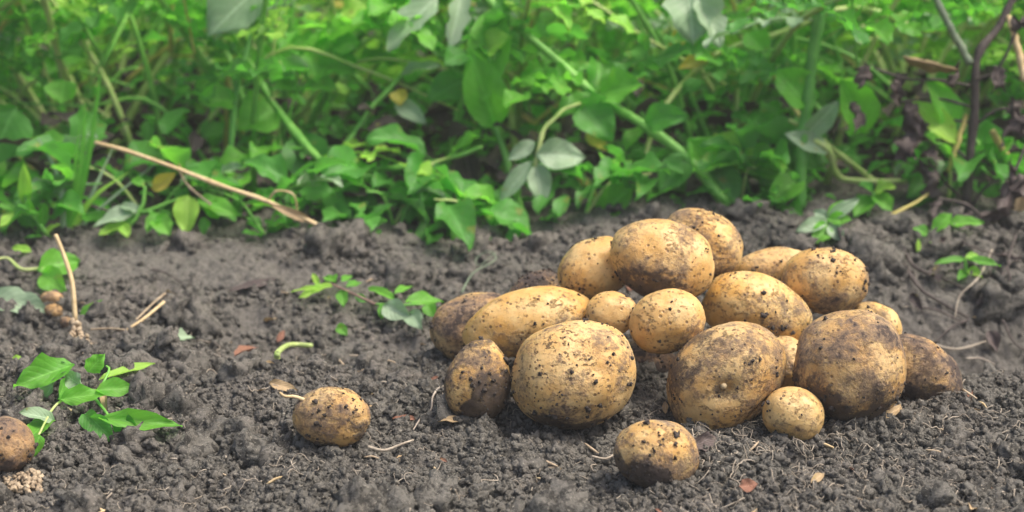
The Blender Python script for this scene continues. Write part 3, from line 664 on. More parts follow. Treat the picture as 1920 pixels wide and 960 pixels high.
for k in range(13):                                            # low growth along the edge of the bank
    x = -0.62 + k * 0.102 + random.uniform(-.03, .03)
    y = (0.445 if x > 0.1 else 0.405) + random.uniform(-.02, .02); z = gz1(x, y)
    root = empty('low_shoot', (x, y, z), 'low dark green shoot of the leafy row at the edge of the soil bank', 'shoot', 'low shoots along the bank edge')
    for q in range(2):
        a = random.uniform(0, 6.28); L = random.uniform(.05, .10); dx, dy = math.cos(a) * L, math.sin(a) * L * .6 + .02
        P = spline([(x, y, z - .003), (x + dx * .4, y + dy * .4, z + L * .45), (x + dx, y + dy, z + L * .55)], 10); m = MB(); m.tube(P, np.linspace(.0018, .0009, 10), 6); m.build('stem', STEM[random.choice(['green', 'deep', 'pale'])], root)
        for w in range(6):
            put_leaf(root, SIMPLE[random.choice([0, 1, 1, 3, 3, 4, 6, 6, 5])], P[3 + w], random.uniform(0, 6.28), R(random.uniform(-20, 50)), R(random.uniform(-40, 40)), random.uniform(.6, 1.15))

# the far tangle: nobody could count it
def mass(name, label, cat, n, xr, yr, zfun, size, mat, seed):
    rr = np.random.default_rng(seed); VV, FF, UU = [], [], []; base = 0
    protos = [leaf_geo((0, 0, 0), (1, 0, -0.15), rr.uniform(0.5, 0.7), (0, 0, 1), fold=rr.uniform(0.1, 0.3), droop=rr.uniform(0.1, 0.3), seed=seed + k, nv=6, nu=2) for k in range(8)]
    for k in range(8):
        V, F, U = (np.array(a) for a in protos[k]); c = n // 8
        x = rr.uniform(*xr, c); y = yr[0] + (yr[1] - yr[0]) * rr.random(c) ** 1.2; y = y + (0.05 * sstep(-.05, .2, x) + 0.02 * vnoise(x * 14, x * 0) if yr[0] < 1 else 0); z = zfun(x, y, rr.random(c)); s = rr.uniform(*size, c)
        az = rr.uniform(0, 6.28, c); pi = rr.uniform(-0.6, 0.9, c); ro = rr.uniform(-0.7, 0.7, c)
        Vr = np.repeat(V[None], c, 0) * s[:, None, None]
        def rot(A, i, j, an):
            ca, sa = np.cos(an)[:, None], np.sin(an)[:, None]; p, q = A[..., i].copy(), A[..., j].copy(); A[..., i] = ca * p - sa * q; A[..., j] = sa * p + ca * q
        rot(Vr, 1, 2, ro); rot(Vr, 0, 2, pi); rot(Vr, 0, 1, az)
        Vr += np.stack([x, y, z], 1)[:, None, :]
        VV.append(Vr.reshape(-1, 3)); FF.append((F[None] + (base + np.arange(c) * len(V))[:, None, None]).reshape(-1, 4)); UU.append(np.tile(U, (c, 1))); base += c * len(V)
    o = bpy.data.objects.new(name, mesh_np(name, np.concatenate(VV), np.concatenate(FF), mat, uv=np.concatenate(UU))); link(o)
    return tag(o, label, cat, kind='stuff')
mass('far_foliage', 'dense mass of green leaves filling the far background', 'foliage', 14000, (-2.2, 2.2), (1.0, 3.0), lambda x, y, r: macro(x, y) + 0.02 + r * (0.42 + 0.12 * (y - 1.1)), (0.03, 0.075), LEAF['bright'], 5)
mass('leaf_litter', 'brown dead leaves and stalks lying under the green plants', 'leaf litter', 1500, (-1.2, 1.2), (0.44, 1.2), lambda x, y, r: macro(x, y) + 0.004 + 0.09 * r ** 2, (0.02, 0.05), LEAF['withered'], 9)
mass('weed_carpet', 'low tangle of small dark green weeds under the plants', 'weeds', 4600, (-1.2, 1.2), (0.372, 1.4), lambda x, y, r: macro(x, y) + 0.003 + (0.02 + 0.08 * np.clip((y - .4) / .2, 0, 1)) * r ** 1.5, (0.014, 0.036), LEAF['deep'], 6)

# ------------------------------------------------------------------ the plants one can tell apart
def px_path(pts, n=20): return spline([at(*p) for p in pts], n)
def hero(label, base_px, cat='plant', name='potato_plant'):
    b = on_ground(*base_px) if len(base_px) == 2 else at(*base_px); b[2] = gz1(b[0], b[1]); return empty(name, b, label, cat)
def stem(root, pts, rpx, mat='green', name='stem', n=22, end=0.6):
    P = px_path(pts, n); s = mpp(pts[0][2]); m = MB(); rad_ = np.linspace(rpx * s * end, rpx * s, n) * (1 + .22 * (np.arange(n) % 6 == 3) + .06 * np.sin(np.arange(n) * 1.7)); P = P + (rpx > 4) * s * 1.2 * np.stack([np.sin(np.arange(n) * .9 + rpx), np.zeros(n), np.cos(np.arange(n) * 1.1 + rpx)], 1) * np.sin(np.linspace(0, math.pi, n))[:, None]; m.tube(P, rad_, 8); m.build(name, STEM[mat], root); return P
def pl(root, b, t, wpx, mat, nrm=(0, -0.5, 1), **kw):
    return leaf(root, at(*b), at(*t), wpx * mpp(b[2]), nrm, mat, **kw)

h1 = hero('plant with one thick stem arching from upper left down to the heap', (1362, 380, 0.43))
P = stem(h1, [(890, -30, .52), (930, 15, .51), (1040, 110, .50), (1120, 182, .49), (1200, 230, .47), (1285, 292, .45), (1362, 385, .43)], 10, 'green', end=0.75)
stem_leaves(h1, P[:16], 7, 901, [0, 2, 1, 5], 0.0, 0.8)
stem(h1, [(1120, 182, .49), (1060, 205, .45), (1020, 245, .43), (1003, 312, .42)], 4.5, 'pale', 'side_stem')
pl(h1, (1003, 265, .425), (952, 300, .42), 30, 'pale', (0.3, -1, .5)); pl(h1, (1000, 300, .42), (935, 384, .41), 34, 'pale', (-.5, -1, .3), shape=0.9)
pl(h1, (1005, 306, .42), (1018, 384, .41), 46, 'pale', (0.1, -1, .4)); pl(h1, (1004, 290, .42), (1098, 296, .43), 62, 'pale', (0, -1, 0.55))
pl(h1, (925, 15, .51), (905, 195, .47), 80, 'green', (0, -1, .3)); pl(h1, (1120, 180, .48), (1205, 160, .46), 75, 'green', (0, -.7, .7)); pl(h1, (1085, 190, .47), (1150, 262, .45), 78, 'deep', (0, -.9, .4))
pl(h1, (1210, 232, .46), (1290, 215, .44), 60, 'deep', (0, -.8, .5)); pl(h1, (1290, 292, .45), (1235, 360, .43), 60, 'deep', (0, -.8, .5)); pl(h1, (1120, 410, .425), (1192, 345, .42), 58, 'green', (-.4, -1, .5), label='green leaf lying low on the soil edge')

h2 = hero('tall plant with a single upright thick green stem standing right of the heap', (1500, 392, 0.43))
P = stem(h2, [(1548, -40, .45), (1525, 100, .445), (1510, 220, .44), (1502, 300, .435), (1500, 395, .43)], 12, 'deep', end=0.95)
stem(h2, [(1700, 340, .46), (1580, 335, .45), (1556, 285, .44), (1512, 255, .44)], 7, 'pale', 'side_stem', end=0.7)
stem(h2, [(1480, 225, .44), (1540, 262, .45), (1640, 340, .46)], 5, 'pale', 'side_stem', end=.8)
pl(h2, (1555, 285, .44), (1470, 250, .43), 40, 'pale', (0, -.8, .5)); pl(h2, (1508, 255, .44), (1572, 190, .43), 46, 'pale', (.4, -.8, .4))
pl(h2, (1505, 330, .435), (1440, 380, .42), 56, 'green', (0, -.8, .6)); pl(h2, (1515, 200, .44), (1455, 130, .44), 80, 'green', (0, -.8, .6)); pl(h2, (1620, 250, .47), (1580, 150, .46), 90, 'green', (0.2, -.9, .4))
stem_leaves(h2, P[:9], 5, 911, [0, 2, 7], 0.0, 0.75)

h3 = hero('sprawling plant with a forked bright green stem behind the dry stalk', (760, 440, 0.42))
P = stem(h3, [(455, 95, .56), (478, 135, .54), (520, 205, .52), (590, 290, .48), (640, 322, .46), (745, 352, .44), (800, 420, .42)], 9, 'green', end=.7)
stem(h3, [(752, 142, .52), (690, 212, .50), (640, 290, .48), (632, 318, .46)], 6, 'green', 'side_stem', end=.8)
stem(h3, [(905, 275, .46), (840, 298, .46), (760, 312, .46), (650, 322, .46)], 6, 'green', 'side_stem')
stem_leaves(h3, P[:14], 7, 921, [0, 1, 4, 2], 0.0, 0.8)
pl(h3, (752, 142, .52), (828, 122, .50), 40, 'pale', (0, -.5, 1)); pl(h3, (740, 190, .50), (800, 232, .49), 36, 'pale', (0, -1, .5)); pl(h3, (745, 168, .50), (752, 198, .49), 34, 'yellow', (0, -1, .4), label='yellow leaf')
pl(h3, (560, 255, .50), (600, 345, .47), 90, 'deep', (0, -1, .4)); pl(h3, (690, 350, .45), (640, 420, .43), 80, 'deep', (0, -1, .5)); pl(h3, (520, 205, .52), (445, 245, .50), 90, 'green', (0, -.8, .6))
stem(h3, [(925, 352, .43), (860, 345, .42), (792, 362, .41), (756, 402, .405), (752, 452, .40)], 3.2, 'green', 'tendril', end=.6)

h4 = hero('plant holding two pale grey green leaves up at the top centre of the photo', (985, 430, 0.45))
P = stem(h4, [(680, -25, .54), (720, 15, .54), (790, 68, .53), (850, 128, .52), (930, 240, .48), (985, 425, .45)], 7, 'green', end=.8)
pl(h4, (820, -8, .50), (726, 95, .47), 62, 'pale', (-.3, -1, .6), lobed=.18); pl(h4, (868, -20, .50), (842, 95, .47), 42, 'pale', (.4, -1, .4), lobed=.22)
pl(h4, (930, 240, .48), (880, 90, .47), 84, 'green', (0, -1, .4)); pl(h4, (905, 100, .49), (960, 70, .48), 60, 'bright', (0, -.6, .8)); pl(h4, (870, 150, .5), (800, 190, .49), 60, 'deep', (0, -.8, .6))
pl(h4, (700, 5, .54), (640, 40, .53), 70, 'bright', (0, -.6, .8)); stem_leaves(h4, P, 6, 931, [0, 2, 5], 0.1, .75)

h5 = hero('plant with long pale yellow green stems spreading across the upper right of the photo', (1240, 405, 0.46))
stem(h5, [(1238, 410, .46), (1200, 330, .47)], 10, 'green', end=1); stem(h5, [(1200, 330, .47), (1240, 210, .50), (1335, 108, .54), (1480, 55, .55), (1600, 14, .56), (1725, 55, .56), (1800, 50, .57), (1885, 48, .58)], 8, 'pale', n=34)
stem(h5, [(1600, 14, .56), (1560, 20, .55), (1470, 24, .56), (1400, 20, .58)], 6, 'pale', 'side_stem'); stem(h5, [(1860, -20, .58), (1862, 40, .57), (1800, 50, .57)], 6, 'pale', 'side_stem')
stem(h5, [(1440, 120, .52), (1480, 190, .5), (1560, 300, .46)], 5, 'yellow', 'side_stem'); stem(h5, [(1130, 395, .45), (1085, 325, .46)], 9, 'yellow', 'side_stem', end=1)
pl(h5, (1290, -30, .50), (1300, 82, .47), 100, 'pale', (0, -1, .3), lobed=.1); pl(h5, (1310, -10, .49), (1350, 90, .47), 60, 'pale', (.4, -1, .3), lobed=.2); pl(h5, (1340, 100, .53), (1270, 130, .52), 30, 'yellow', (0, -.8, .6))
pl(h5, (1400, 60, .54), (1440, 110, .52), 50, 'green', (0, -.8, .6)); pl(h5, (1255, 100, .54), (1310, 60, .53), 46, 'yellow', (0, -.7, .7))
pl(h5, (1350, 330, .46), (1290, 260, .45), 86, 'green', (0, -.8, .6)); pl(h5, (1340, 250, .48), (1400, 330, .46), 88, 'bright', (0, -.8, .6)); pl(h5, (1390, 290, .47), (1460, 330, .45), 76, 'green', (0, -.8, .6)); pl(h5, (1330, 320, .45), (1385, 385, .43), 70, 'deep', (0, -.8, .6))
pl(h5, (1100, 250, .47), (1140, 285, .45), 30, 'yellow', (0, -.8, .6))

h6 = hero('withered plant with a dark forked stem and crumpled brown leaves at the right', (1812, 420, 0.42))
stem(h6, [(1905, -15, .45), (1875, 45, .44), (1832, 112, .43), (1826, 230, .425), (1815, 330, .42), (1812, 425, .42)], 9, 'twig', end=.75, n=26)
stem(h6, [(1752, -10, .45), (1775, 40, .44), (1800, 85, .435), (1818, 118, .43)], 8, 'grey', 'side_stem', end=.8)
stem(h6, [(1812, 215, .43), (1795, 270, .42), (1778, 320, .42)], 5, 'yellow', 'side_stem', end=1)
stem(h6, [(1890, 30, .44), (1905, 80, .43), (1922, 150, .42)], 8, 'straw', 'side_stem')
for (b, t, w, mt) in (((1700, 150), (1665, 190), 34, 'withered'), ((1690, 190), (1725, 250), 30, 'withered'), ((1640, 130), (1605, 160), 26, 'withered'), ((1720, 230), (1690, 310), 40, 'withered'), ((1612, 180), (1620, 245), 22, 'withered'),
                      ((1860, 130), (1890, 165), 28, 'withered'), ((1890, 195), (1925, 245), 34, 'withered'), ((1905, 215), (1880, 265), 24, 'withered'), ((1800, 120), (1775, 158), 20, 'withered'), ((1740, 300), (1760, 365), 26, 'withered'),
                      ((1690, 105), (1800, 130), 18, 'tan'), ((1900, 330), (1915, 420), 26, 'tan'), ((1760, 265), (1730, 300), 26, 'withered'), ((1905, 60), (1925, 20), 26, 'withered')):
    pl(h6, (*b, .42), (*t, .405), w, mt, (random.uniform(-.6, .6), -1, .4), crumple=0.55 if mt == 'withered' else .1, fold=.6, nv=18, nu=4, curl=1.0, lobed=.25)
for q in ([(1818, 160, .425), (1760, 150, .43), (1700, 148, .42), (1640, 128, .42)], [(1820, 200, .425), (1760, 185, .43), (1690, 190, .42)], [(1822, 230, .425), (1770, 225, .43), (1715, 235, .42)], [(1815, 300, .42), (1780, 270, .425), (1755, 262, .42)], [(1825, 150, .425), (1870, 130, .42), (1905, 60, .42)], [(1822, 240, .425), (1870, 205, .42), (1905, 210, .42)], [(1814, 380, .42), (1770, 340, .415), (1740, 300, .42)], [(1812, 400, .42), (1850, 350, .415), (1900, 330, .42)]):
    stem(h6, q, 2.6, 'twig', 'dry_stalk', 14, end=1)
pl(h6, (1795, 270, .42), (1705, 185, .43), 50, 'bright', (0, -.8, .6)); pl(h6, (1790, 235, .43), (1740, 150, .43), 60, 'green', (0, -.8, .6))

h9 = hero('second withered plant added to shade the furrow at the right edge, with curled dead leaves', (1890, 455, 0.36))  # added so its overhang shades the furrow
for q in ([(1890, 460, .36), (1880, 400, .37), (1900, 330, .38), (1925, 270, .39)], [(1890, 455, .36), (1850, 420, .36), (1800, 430, .35), (1770, 475, .33)], [(1885, 450, .36), (1900, 480, .33), (1895, 540, .30)], [(1890, 450, .36), (1925, 430, .35), (1935, 480, .33)], [(1850, 420, .36), (1815, 385, .37), (1760, 372, .38)]):
    stem(h9, q, 3.2, 'twig', 'dry_stalk', 16, end=1)
for (b, t, w) in (((1895, 330), (1870, 400), 30), ((1905, 300), (1930, 370), 34), ((1850, 425), (1835, 490), 32), ((1800, 430), (1815, 480), 24), ((1770, 470), (1745, 520), 24), ((1895, 500), (1870, 560), 30), ((1895, 540), (1915, 600), 30), ((1925, 440), (1905, 510), 34), ((1880, 400), (1845, 390), 22), ((1815, 390), (1800, 430), 22), ((1760, 372), (1745, 410), 20)):
    pl(h9, (*b, .365 if b[1] < 460 else .335), (*t, .35 if b[1] < 460 else .32), w, 'withered', (random.uniform(-.6, .6), -1, .4), crumple=.5, fold=.6, nv=16, nu=4, curl=1.0, lobed=.25)
h7 = hero('plant at the right edge with a yellow stem and a green stem leaning left', (1915, 365, 0.43))
stem(h7, [(1860, 245, .43), (1890, 300, .43), (1915, 360, .43)], 7, 'yellow', end=.9); stem(h7, [(1820, 250, .45), (1860, 305, .44), (1912, 362, .43)], 6, 'green')
pl(h7, (1850, 290, .44), (1900, 260, .43), 50, 'green', (0, -.8, .6)); pl(h7, (1880, 330, .43), (1930, 290, .42), 46, 'green', (0, -.8, .6)); pl(h7, (1905, 395, .40), (1925, 345, .40), 40, 'tan', (0, -.8, .6), crumple=.1)

h8 = hero('plant showing one big broad drooping leaf at the upper left', (420, 430, 0.47))
stem(h8, [(500, -30, .55), (470, 60, .54), (440, 200, .50), (420, 430, .47)], 6, 'deep')
pl(h8, (505, -40, .52), (388, 70, .48), 110, 'pale', (-.2, -1, .5), lobed=.06, droop=.1); pl(h8, (470, 50, .52), (400, 75, .50), 40, 'pale', (0, -.4, 1)); pl(h8, (440, 190, .5), (370, 185, .48), 60, 'green', (0, -.8, .6))
pl(h8, (120, 150, .48), (115, 195, .47), 64, 'green', (0, -1, .3)); pl(h8, (400, 330, .46), (455, 312, .44), 36, 'pale', (0, -.5, 1)); pl(h8, (360, 380, .46), (455, 330, .44), 44, 'pale', (0, -.6, .9))
pl(h8, (30, 200, .47), (-20, 310, .45), 120, 'deep', (0, -1, .3)); pl(h8, (430, 380, .45), (450, 405, .43), 60, 'deep', (0, -1, .3))

# grass clump, weeds and seedlings along the edge of the bank
g = hero('clump of tall narrow grass blades at the left edge of the bank', (130, 443, 0.375), 'grass clump', 'grass_clump')
for k, (tx, ty, mid, w) in enumerate(((70, 255, (112, 340), 10), (160, 190, (150, 330), 13), (245, 320, (175, 370), 14), (190, 130, (165, 300), 12), (300, 300, (200, 380), 10), (100, 300, (120, 370), 8), (215, 270, (170, 370), 9), (150, 230, (140, 330), 8))):
    b = at(130 + k * 3 - 10, 446, .375 + .002 * k); P = spline([b, at(*mid, .385), at(tx, ty, .40)], 14); s = mpp(.38)
    m = MB(); V, F, U = [], [], []
    for i2, p in enumerate(P):
        t = i2 / 13; ww = w * s * 0.5 * (1 - t ** 3) + 0.0002; V += [p - RT * ww, p - FWD * ww * .35, p + RT * ww]; U += [(0, t), (.5, t), (1, t)]
    F = [(i2 * 3 + j, i2 * 3 + j + 1, i2 * 3 + j + 4, i2 * 3 + j + 3) for i2 in range(13) for j in range(2)]
    m.add(V, F, U); m.build('blade', LEAF['green' if k % 2 else 'pale'] if k != 2 else LEAF['bright'], g)

def seedling(label, base, joints, leaves, mat='green', rpx=4, name='seedling', cat='seedling', smat='green'):
    gp = on_ground(base[0], base[1]); dY = gp[1] - base[2] - .003; base = (base[0], base[1], gp[1])
    joints = [[(q[0], q[1], q[2] + dY) for q in j] for j in joints]
    leaves = [((l[0][0], l[0][1], l[0][2] + dY), (l[1][0], l[1][1], l[1][2] + dY)) + tuple(l[2:]) for l in leaves]
    root = hero(label, base, cat, name)
    for j in joints: stem(root, j, rpx, smat, n=12)
    for l in leaves:
        b, t, w = l[0], l[1], l[2]; pl(root, b, t, w, l[3] if len(l) > 3 else mat, l[4] if len(l) > 4 else (0, -.6, .9))
    return root
seedling('young leafy weed with pairs of small leaves at the left edge of the photo', (95, 452, .35), [[(40, 350, .36), (55, 390, .355), (95, 450, .35)], [(20, 395, .36), (60, 405, .355), (90, 440, .35)]],
         [((48, 385, .36), (45, 305, .35), 26, 'bright', (.3, -1, .3)), ((40, 400, .36), (-2, 425, .345), 28, 'bright'), ((60, 405, .355), (52, 372, .35), 18), ((78, 425, .352), (84, 378, .35), 20, 'green', (.3, -1, .3)), ((30, 395, .36), (-5, 382, .36), 20), ((85, 440, .35), (112, 420, .345), 18, 'bright')], name='weed', cat='weed')
seedling('low weed with one round bright leaf and a yellow tipped leaf under the dry stalk', (205, 440, .375),
         [[(345, 370, .385), (270, 398, .38), (205, 438, .375)], [(272, 350, .385), (265, 390, .38), (245, 420, .375)], [(300, 440, .36), (285, 400, .375), (262, 398, .38)]],
         [((352, 365, .375), (350, 440, .36), 50, 'bright', (0, -1, .3)), ((285, 355, .38), (330, 325, .375), 30, 'yellow', (0, -1, .4)), ((272, 350, .385), (245, 338, .38), 26, 'green'), ((262, 392, .38), (175, 425, .365), 36, 'pale'), ((240, 420, .375), (185, 440, .36), 26, 'bright'),
          ((290, 410, .37), (320, 440, .355), 44, 'green'), ((262, 398, .38), (225, 385, .375), 28, 'pale'), ((390, 380, .38), (410, 410, .375), 40, 'green'), ((370, 375, .38), (445, 405, .372), 44, 'green'), ((230, 420, .37), (240, 446, .36), 24, 'bright'), ((300, 400, .375), (275, 435, .36), 30, 'green')], name='weed', cat='weed', rpx=5)
seedling('pale green seedling with a whorl of narrow leaves on the bank behind the heap', (1556, 462, .375), [[(1552, 410, .375), (1556, 462, .372)]],
         [((1552, 412, .375), (1492, 434, .365), 30, 'pale', (0, -1, .6)), ((1552, 410, .375), (1612, 372, .38), 27, 'pale', (0, -1, .6)), ((1552, 410, .375), (1582, 376, .385), 24, 'green', (0, -1, .5)), ((1553, 420, .373), (1525, 457, .36), 38, 'green', (0, -1, .5)), ((1554, 420, .373), (1580, 452, .362), 32, 'pale', (0, -1, .5)), ((1552, 410, .375), (1526, 396, .385), 24, 'pale', (0, -1, .5)), ((1552, 410, .375), (1598, 412, .37), 26, 'green', (0, -1, .6))], rpx=5)
seedling('green seedling with two opposite leaves in the dark furrow near the right edge', (1812, 522, .33), [[(1810, 485, .33), (1812, 525, .33)]],
         [((1810, 486, .33), (1752, 494, .322), 18, 'green'), ((1810, 486, .33), (1876, 498, .322), 20, 'green'), ((1810, 484, .33), (1835, 478, .335), 16, 'bright'), ((1811, 505, .33), (1842, 520, .32), 22, 'bright'), ((1811, 508, .33), (1796, 526, .32), 18, 'green')])
seedling('bright weed with round leaves at the furrow top right of the pale seedling', (1735, 470, .35), [[(1775, 420, .36), (1745, 435, .355), (1735, 470, .35)]],
         [((1740, 440, .35), (1712, 428, .35), 26, 'green'), ((1735, 450, .35), (1722, 480, .34), 34, 'bright', (0, -1, .3)), ((1750, 435, .35), (1785, 400, .355), 30, 'green'), ((1745, 455, .35), (1765, 465, .342), 22, 'bright'), ((1780, 420, .36), (1845, 418, .355), 30, 'green'), ((1790, 440, .36), (1800, 470, .345), 34, 'deep', (0, -1, .3))], name='weed', cat='weed')
seedling('green weed with broad leaves standing behind the pale seedling', (1625, 405, .42), [[(1640, 360, .43), (1625, 405, .42)]],
         [((1635, 372, .43), (1600, 405, .41), 40, 'green'), ((1638, 365, .43), (1672, 395, .41), 40, 'green'), ((1640, 360, .43), (1680, 350, .42), 34, 'bright'), ((1638, 362, .43), (1610, 345, .42), 30, 'deep')], name='weed', cat='weed')

# sprig lying on the soil in the lower left
g0 = on_ground(165, 745); sp = empty('leafy_sprig', g0, 'green leafy sprig with broad twisted leaves lying on the soil by the brown potato', 'sprig')
def gl(root, b, t, w, mat, nrm=(0, -.5, 1), lb=0.006, lt=0.006, **kw):
    B, T = on_ground(*b, lb), on_ground(*t, lt); s = mpp(B[1]); return leaf(root, B, T, w * s, nrm, mat, **kw)
def drape(P, r):
    P = np.array(P); P[:, 2] = np.maximum(P[:, 2], gz(P[:, 0], P[:, 1]) + r * .8 + .0006); P[1:-1, 2] = (P[:-2, 2] + 2 * P[1:-1, 2] + P[2:, 2]) / 4; P[:, 2] = np.maximum(P[:, 2], gz(P[:, 0], P[:, 1]) + r * .3); return P
def gs(root, pts, rpx, mat, lift=0.005, name='stem', n=14, end=.7):
    P = spline([on_ground(p[0], p[1], p[2] if len(p) > 2 else lift) for p in pts], n); P = drape(P, rpx * mpp(P[0][1])); m = MB(); m.tube(P, np.linspace(rpx, rpx * end, n) * mpp(P[0][1]), 7); return m.build(name, STEM[mat], root)
gs(sp, [(120, 690, .015), (150, 725, .012), (180, 750, .01), (205, 790, .008)], 4, 'green'); gs(sp, [(180, 745, .012), (205, 715, .016), (200, 695, .02)], 3, 'green'); gs(sp, [(150, 735, .01), (105, 775, .008), (70, 820, .006)], 3, 'pale')
gl(sp, (140, 684), (26, 738), 58, 'green', (0.25, -.7, .7), .022, .010, fold=.35, wave=.2, lobed=.1, droop=.15); gl(sp, (128, 692), (84, 744), 46, 'pale', (-.8, -.7, .4), .020, .006, wave=.2, lobed=.1); gl(sp, (160, 738), (118, 700), 40, 'pale', (-.7, -.8, .4), .012, .022, wave=.2, lobed=.1)
gl(sp, (165, 708), (196, 668), 36, 'green', (.3, -1, .4), .015, .028, wave=.2, lobed=.1); gl(sp, (180, 735), (254, 744), 40, 'green', (0, -.8, .7), .018, .010, wave=.1); gl(sp, (185, 715), (292, 695), 24, 'bright', (0, -.5, 1), .015, .012)
gl(sp, (112, 752), (205, 742), 38, 'green', (0, -.8, .7), .014, .014, wave=.2, lobed=.1); gl(sp, (185, 785), (342, 798), 38, 'green', (0, -.8, .6), .018, .012, fold=.4, wave=.2, lobed=.1); gl(sp, (170, 782), (215, 834), 46, 'deep', (0, -1, .3), .018, .004, wave=.1); gl(sp, (215, 785), (262, 826), 44, 'deep', (0, -1, .4), .016, .004)
gl(sp, (155, 780), (195, 815), 40, 'deep', (0, -1, .5), .014, .003); gl(sp, (110, 760), (122, 712), 34, 'green', (.8, -.7, .3), .012, .018); gl(sp, (100, 788), (38, 796), 36, 'pale', (0, -.7, .8), .012, .010); gl(sp, (75, 815), (60, 857), 36, 'green', (0, -1, .4), .012, .003); gl(sp, (98, 783), (45, 832), 42, 'green', (0, -.9, .5), .010, .004); gl(sp, (196, 735), (200, 782), 16, 'tan', (0, -1, .3), .01, .003)

# sprig in the middle of the bank
ms = empty('leafy_sprig', on_ground(720, 590), 'small leaved sprig with a purple stem lying on the bank left of the heap', 'sprig')
gs(ms, [(705, 575, .012), (660, 550, .016), (622, 535, .016)], 3, 'purple'); gs(ms, [(705, 575, .012), (745, 580, .012), (790, 575, .012)], 3, 'green')
for b, t, w, mt, nr in (((720, 582), (770, 600), 44, 'pale', (0, -1, .5)), ((760, 575), (832, 570), 34, 'green', (0, -.6, 1)), ((770, 590), (792, 628), 36, 'pale', (0, -1, .4)), ((740, 572), (690, 545), 24, 'green', (0, -.5, 1)), ((740, 560), (775, 545), 18, 'green', (0, -.5, 1)),
                        ((720, 580), (715, 600), 20, 'green', (0, -1, .4)), ((640, 545), (645, 585), 24, 'green', (0, -1, .4)), ((625, 540), (575, 552), 22, 'bright', (0, -.5, 1)), ((600, 545), (545, 548), 12, 'bright', (0, -.5, 1)), ((600, 540), (586, 515), 12, 'bright', (0, -1, .5)), ((630, 535), (610, 520), 26, 'green', (0, -.6, 1)),
                        ((650, 545), (680, 530), 18, 'green', (0, -.6, 1)), ((665, 555), (690, 570), 16, 'deep', (0, -1, .5)), ((800, 575), (815, 595), 28, 'green', (0, -1, .5)), ((585, 550), (560, 562), 14, 'bright', (0, -.7, .7)), ((640, 530), (660, 522), 16, 'green', (0, -.7, .7))):
    gl(ms, b, t, w, mt, nr, .013, .008)

def ground_leaf(label, b, t, w, mat, nrm=(0, -.5, 1), lb=.006, lt=.004, cat='leaf', stalk=None, name='leaf', **kw):
    g = on_ground(*b); root = empty('fallen_leaf' if stalk is None else 'broken_shoot', g, label, cat)
    gl(root, b, t, w, mat, nrm, lb, lt, name='blade', **kw)
    if stalk: gs(root, stalk, 4, 'pale', .006, 'stalk')
    return root
ground_leaf('large dull grey green leaf lying at the left edge of the photo', (-30, 560), (92, 585), 62, 'pale', (0, -.7, .9), .012, .006, lobed=.1)
r = ground_leaf('bindweed shoot with a broad green leaf and curving stalk near the left edge', (70, 505), (150, 490), 60, 'green', (0, -1, .6), .014, .012, 'shoot', [(80, 505, .012), (40, 505, .012), (15, 485, .012), (-10, 490, .010)])
gl(r, (80, 510), (125, 545), 50, 'green', (0, -1, .4), .012, .006, name='blade'); gl(r, (60, 480), (22, 465), 20, 'bright', (0, -.6, .9), .012, .014, name='blade')
ground_leaf('small green leaf on the soil right of the dry stalk', (150, 592), (196, 578), 18, 'green', (0, -.6, .9), .006, .008)
ground_leaf('small pale green jagged leaf lying alone on the soil left of centre', (308, 634), (365, 634), 26, 'pale', (0, -.6, .9), .006, .005, lobed=.3)
ground_leaf('tiny bright green seed leaf above the leafy sprig', (22, 682), (48, 680), 18, 'bright', (0, -.8, .6), .004, .005)
ground_leaf('tiny green leaf on the soil under the purple stemmed sprig', (632, 612), (652, 632), 22, 'green', (0, -.8, .6), .008, .003)
ground_leaf('reddish dead leaf scrap on the soil left of the yellow curled shoot', (440, 668), (485, 650), 26, 'rust', (0, -.7, .7), .003, .004, crumple=.15)
ground_leaf('rust coloured dead leaf scrap at the bottom edge right of the front potato', (1388, 915), (1422, 907), 26, 'rust', (0, -.7, .7), .004, .003, crumple=.15)
ground_leaf('tan dead leaf scrap beside the lone potato', (505, 728), (560, 735), 22, 'tan', (0, -.7, .7), .004, .003, crumple=.12)
ground_leaf('tan torn leaf scrap on the soil right of the shiny small potato', (1660, 790), (1690, 765), 22, 'tan', (0, -.7, .7), .003, .006, crumple=.12)
ground_leaf('purple brown shrivelled leaf beside the front potato', (1305, 850), (1345, 815), 40, 'withered', (0, -1, .5), .004, .01, crumple=.25)
ground_leaf('curled tan leaf scrap near the bottom edge right of centre', (1520, 915), (1545, 890), 18, 'tan', (0, -.7, .7), .003, .007, crumple=.1)
ground_leaf('pinkish flat leaf scrap on the furrow side at the right', (1850, 620), (1870, 660), 30, 'withered', (0, -1, .5), .004, .004, crumple=.15)
ground_leaf('orange seed scale standing on the soil above the yellow curled shoot', (520, 642), (534, 622), 13, 'rust', (0, -1, .3), .002, .007)
ground_leaf('grey flat dead leaf lying on the bank above the leafy sprig', (430, 550), (535, 535), 24, 'withered', (0, -.4, 1), .003, .003, crumple=.05)

